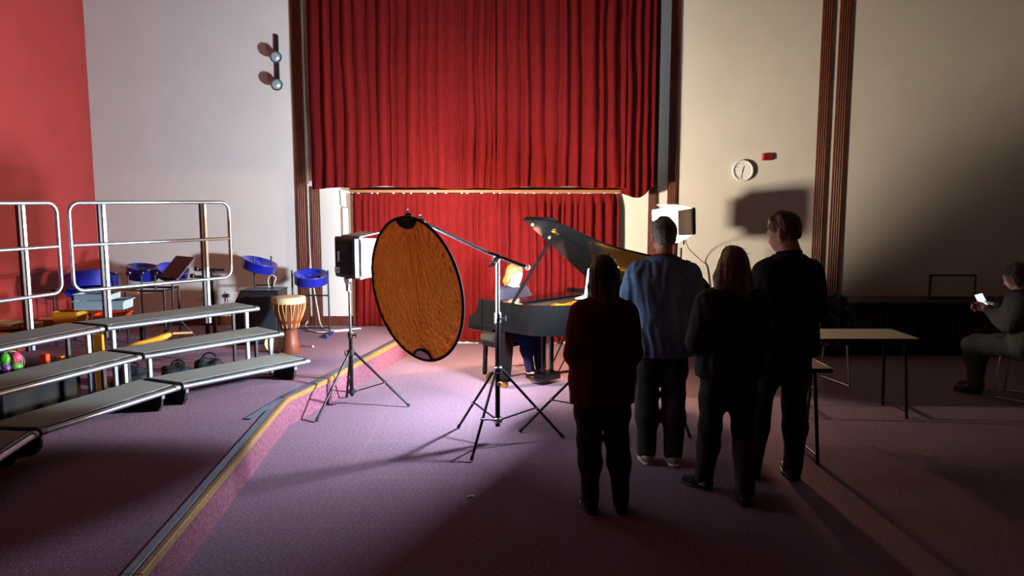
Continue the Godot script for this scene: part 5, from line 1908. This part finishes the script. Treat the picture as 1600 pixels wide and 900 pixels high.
	person("person seated in the dark at the right edge, bent over a glowing tablet", W(4.78, 0, 7.0), 0.75, 1.72, {
		"fem": true, "skin": skin, "curled": true, "hands": [hand_basis(V3(0.3, 0.1, -1), V3(1, 0.2, 0)), hand_basis(V3(-0.3, 0.1, -1), V3(-1, 0.2, 0))],
		"pose": sk, "look": Basis(Vector3.RIGHT, -0.45),
		"top": {"name": "jacket", "m": darker, "hem": 0.45, "e": 0.024, "folds": 0.012},
		"legs": {"m": darker, "flare": 0.01}, "shoes": {"m": M.black_matte},
		"hair": {"kind": "long", "m": hair_mat(Color(0.16, 0.11, 0.08)), "len": 0.28, "wide": 0.07, "seed": 17, "wisps": 20}})

func checked() -> StandardMaterial3D:
	# woven check, dark green and navy
	var im := Image.create(128, 128, false, Image.FORMAT_RGB8)
	for y in 128:
		for x in 128:
			var c := Color(0.075, 0.09, 0.12)
			if (x / 16) % 2 == 0: c = c.lerp(Color(0.06, 0.16, 0.12), 0.5)
			if (y / 16) % 2 == 0: c = c.lerp(Color(0.05, 0.07, 0.16), 0.5)
			if x % 32 == 7 or y % 32 == 7: c = c.lerp(Color(0.25, 0.26, 0.22), 0.4)
			im.set_pixel(x, y, c)
	var m := mat(Color.WHITE, 0.9)
	m.albedo_texture = ImageTexture.create_from_image(im)
	m.uv1_triplanar = true
	m.uv1_scale = V3(4, 4, 4)
	return m

# ---------------------------------------------------------------- the dark right-hand side
func folding_table(label: String, at: Vector3, w: float, d: float, h: float, turn := 0.0) -> Node3D:
	var t := thing("table", label, "table", at, turn, "pale folding tables")
	put("table_top", box_mesh(Vector3(w, 0.025, d), 0.004, Vector3(0, h - 0.0125, 0)), M.table_top, t)
	var st := mb()
	for s in [-1, 1]:
		bx(st, Vector3(0, h - 0.013, s * (d / 2 + 0.003)), Vector3(w, 0.03, 0.008), Basis(), 0.002)
		bx(st, Vector3(s * (w / 2 + 0.003), h - 0.013, 0), Vector3(0.008, 0.03, d), Basis(), 0.002)
	put("edging", done(st), M.black, t)
	for s in [-1, 1]:
		for q in [-1, 1]:
			st = mb()
			tube(st, [Vector3(s * (w / 2 - 0.09), h - 0.03, q * (d / 2 - 0.07)), Vector3(s * (w / 2 - 0.05), 0.0, q * (d / 2 - 0.04))], 0.014, 8)
			put("leg", done(st), M.black_metal, t)
		st = mb()
		tube(st, [Vector3(s * (w / 2 - 0.055), 0.06, -(d / 2 - 0.045)), Vector3(s * (w / 2 - 0.055), 0.06, d / 2 - 0.045)], 0.01, 8)
		put("stretcher", done(st), M.black_metal, t)
	return t

func chair(label: String, at: Vector3, turn: float) -> Node3D:
	var t := thing("chair", label, "chair", at, turn, "stacking chairs")
	put("seat", box_mesh(Vector3(0.42, 0.035, 0.40), 0.012, Vector3(0, 0.43, 0)), M.black_matte, t)
	put("backrest", box_mesh(Vector3(0.40, 0.26, 0.025), 0.012, Vector3(0, 0.72, 0.215)), M.black_matte, t)
	for s in [-1, 1]:
		var st := mb()
		tube(st, [Vector3(s * 0.19, 0.0, -0.21), Vector3(s * 0.19, 0.41, -0.17)], 0.011, 8)
		put("leg", done(st), M.chrome, t)
		st = mb()
		tube(st, [Vector3(s * 0.19, 0.0, 0.25), Vector3(s * 0.19, 0.42, 0.18), Vector3(s * 0.19, 0.84, 0.235)], 0.011, 8)
		put("leg", done(st), M.chrome, t)
		st = mb()
		tube(st, [Vector3(s * 0.19, 0.012, -0.21), Vector3(s * 0.19, 0.012, 0.25)], 0.009, 8)
		put("runner", done(st), M.chrome, t)
	return t

func right_side():
	# low dark cupboards along the wall
	for i in 2:
		var t := thing("cupboard", ["low dark cupboard against the cream wall, right of the double pilaster", "low dark cupboard against the wall at the right edge, under the screen"][i], "cupboard", W([4.02, 5.72][i], 0, 9.22), 0.0, "low dark cupboards")
		put("body", box_mesh(Vector3(1.68, 0.62, 0.48), 0.006, Vector3(0, 0.31, 0)), M.black_matte, t)
		put("top", box_mesh(Vector3(1.70, 0.03, 0.52), 0.006, Vector3(0, 0.637, 0.0)), mat(Color(0.12, 0.075, 0.05), 0.4), t)
		for k in 4:
			var d := put("door", box_mesh(Vector3(0.405, 0.55, 0.018), 0.004, Vector3(-0.63 + k * 0.42, 0.31, 0.249)), M.black_matte, t)
			put("knob", box_mesh(Vector3(0.012, 0.08, 0.02), 0.004, Vector3(-0.63 + k * 0.42 + (0.16 if k % 2 == 0 else -0.16), 0.4, 0.266)), M.black_metal, d)
	# framed screen leaning on the cupboard
	var b := thing("display_board", "small framed pale board standing on the low dark cupboard", "board", W(5.41, 0.655, 9.30))
	put("panel", box_mesh(Vector3(0.54, 0.27, 0.02), 0.003, Vector3(0, 0.145, 0)), mat(Color(0.66, 0.68, 0.64), 0.5), b)
	var st := mb()
	for s in [-1, 1]:
		bx(st, Vector3(s * 0.275, 0.145, 0.003), Vector3(0.022, 0.29, 0.03), Basis(), 0.004)
	bx(st, Vector3(0, 0.28, 0.003), Vector3(0.57, 0.02, 0.03), Basis(), 0.004)
	bx(st, Vector3(0, 0.01, 0.003), Vector3(0.57, 0.02, 0.03), Basis(), 0.004)
	put("frame", done(st), M.black, b)
	folding_table("pale folding table in front of the dark cupboards", W(2.95, 0, 6.55), 0.95, 0.5, 0.70)
	folding_table("small pale table half hidden behind the ginger-haired onlooker", W(1.945, 0, 5.38), 0.54, 0.42, 0.70)
	# chair with a spotted coat thrown over it
	chair("chair with a spotted coat over its back, behind the pale table", W(3.12, 0, 7.62), 0.25)
	var rows := []
	var nz := FastNoiseLite.new()
	nz.seed = 71
	nz.frequency = 3.0
	for i in 25:
		var row := []
		var v := i / 24.0
		for k in 17:
			var u := k / 16.0 - 0.5
			var ang := (v - 0.42) * 3.0
			# over the backrest: down in front, over the top, down behind
			var y := 0.865 - maxf(0.0, absf(v - 0.42) - 0.05) * (0.62 if v < 0.42 else 0.80)
			var z := 0.225 + clampf((v - 0.42) * 0.6, -0.03, 0.045) + 0.05 * nz.get_noise_2d(u * 1.5, v * 1.2) + (0.02 if v > 0.42 else -0.02)
			row.append(Vector3(u * (0.40 + 0.06 * nz.get_noise_1d(v * 2.0)) + 0.03 * (v - 0.4), y + 0.03 * nz.get_noise_2d(u * 2.0 + 7.0, v), z + 0.012 * sin(u * 26.0 + v * 3.0)))
		rows.append(row)
	st = mb()
	sheet(st, rows)
	var co := thing("coat", "dark coat with pale spots thrown over the chair back", "coat", W(3.12, 0, 7.62), 0.25)
	var sm := mat(Color.WHITE, 0.9)
	var im := Image.create(256, 256, false, Image.FORMAT_RGB8)
	im.fill(Color(0.075, 0.075, 0.085))
	var rng := RandomNumberGenerator.new()
	rng.seed = 5
	for i in 46:
		var cx := rng.randi_range(0, 255)
		var cy := rng.randi_range(0, 255)
		var rx := rng.randi_range(5, 13)
		var ry := rng.randi_range(4, 9)
		for y in range(-ry, ry + 1):
			for x in range(-rx, rx + 1):
				if float(x * x) / (rx * rx) + float(y * y) / (ry * ry) < 1.0:
					im.set_pixel((cx + x + 256) % 256, (cy + y + 256) % 256, Color(0.40, 0.41, 0.44))
	sm.albedo_texture = ImageTexture.create_from_image(im)
	sm.uv1_triplanar = true
	sm.uv1_scale = Vector3(2.5, 2.5, 2.5)
	put("fabric", done(st), sm, co)
	st = mb()
	tube(st, [Vector3(-0.14, 0.875, 0.20), Vector3(-0.02, 0.91, 0.23), Vector3(0.10, 0.88, 0.24)], [0.03, 0.045, 0.03], 10)
	put("hood", done(st), sm, co)
	# seat and tablet of the person at the edge
	chair("chair with chrome legs under the person with the tablet", W(4.82, 0, 7.0), 0.75)
	var tab := thing("tablet", "glowing tablet in the hands of the person at the right edge", "tablet", W(4.78, 0, 7.0) + Basis(Vector3.UP, 0.75) * Vector3(0, 0.885, -0.375))
	tab.basis = Basis(Vector3.UP, 0.75) * Basis(Vector3.RIGHT, -0.5)
	put("case", box_mesh(Vector3(0.25, 0.17, 0.009), 0.003), M.black, tab)
	var gm := mat(Color(0.05, 0.05, 0.05), 0.3)
	gm.emission_enabled = true
	gm.emission = Color(0.82, 0.90, 1.0)
	gm.emission_energy_multiplier = 1.6
	put("screen", box_mesh(Vector3(0.23, 0.15, 0.001), 0.0, Vector3(0, 0, 0.0055)), gm, tab, "lit white screen")
	var al := AreaLight3D.new()
	al.name = "screen_glow"
	al.area_size = Vector2(0.22, 0.14)
	al.area_normalize_energy = true
	al.light_energy = 0.006
	al.light_color = Color(0.85, 0.92, 1.0)
	al.shadow_enabled = true
	tab.add_child(al)
	al.position = Vector3(0, 0, 0.008)
	al.rotation.y = PI
	# camera tripod among the onlookers
	var tp := thing("camera_tripod", "black camera tripod standing between the onlookers' legs", "tripod", W(1.07, 0, 5.68))
	st = mb()
	tube(st, [Vector3(0, 0.62, 0), Vector3(0, 1.05, 0)], 0.016, 10)
	put("column", done(st), M.black, tp)
	st = mb()
	bx(st, Vector3(0, 0.80, 0), Vector3(0.10, 0.06, 0.10), Basis(), 0.015)
	put("crown", done(st), M.black, tp)
	st = mb()
	bx(st, Vector3(0, 1.07, 0), Vector3(0.07, 0.05, 0.09), Basis(), 0.012)
	put("head", done(st), M.black, tp)
	for f in [Vector3(-0.10, 0, 0.42), Vector3(0.33, 0, -0.12), Vector3(-0.24, 0, -0.22)]:
		st = mb()
		var top := Vector3(f.x * 0.12, 0.80, f.z * 0.12)
		tube(st, [top, top.lerp(f, 0.5)], 0.016, 8)
		tube(st, [top.lerp(f, 0.48), f], 0.011, 8)
		var lg := put("leg", done(st), M.black, tp)
		st = mb()
		tube(st, [top.lerp(f, 0.46), top.lerp(f, 0.54)], 0.021, 8)
		put("clip", done(st), M.black_metal, lg)
		st = mb()
		ball(st, f + Vector3(0, 0.012, 0), Vector3(0.016, 0.012, 0.016), 8, 6)
		put("rubber_foot", done(st), M.grey, lg)
	var cam := thing("video_camera", "black video camera on the tripod behind the blue-shirted onlooker", "camera", W(1.07, 1.10, 5.68), -0.15)
	put("body", box_mesh(Vector3(0.09, 0.10, 0.20), 0.012, Vector3(0, 0.05, 0.0)), M.black, cam)
	st = mb()
	tube(st, [Vector3(0, 0.055, -0.09), Vector3(0, 0.055, -0.16)], 0.036, 16)
	put("lens", done(st), M.black_metal, cam)
	put("viewfinder", box_mesh(Vector3(0.04, 0.04, 0.06), 0.008, Vector3(0, 0.115, 0.06)), M.black, cam)
	# scrap of paper on the carpet
	st = mb()
	sheet(st, [[Vector3(-0.022, 0.002, 0.012), Vector3(0, 0.012, 0.014), Vector3(0.022, 0.004, 0.010)], [Vector3(-0.02, 0.003, -0.012), Vector3(0.002, 0.009, -0.012), Vector3(0.024, 0.006, -0.014)]])
	var pp := put("paper_scrap", done(st), M.skin_drum)
	pp.position = W(-0.26, 0.001, 4.62)
	tag(pp, "tiny curled scrap of paper on the purple carpet", "paper")
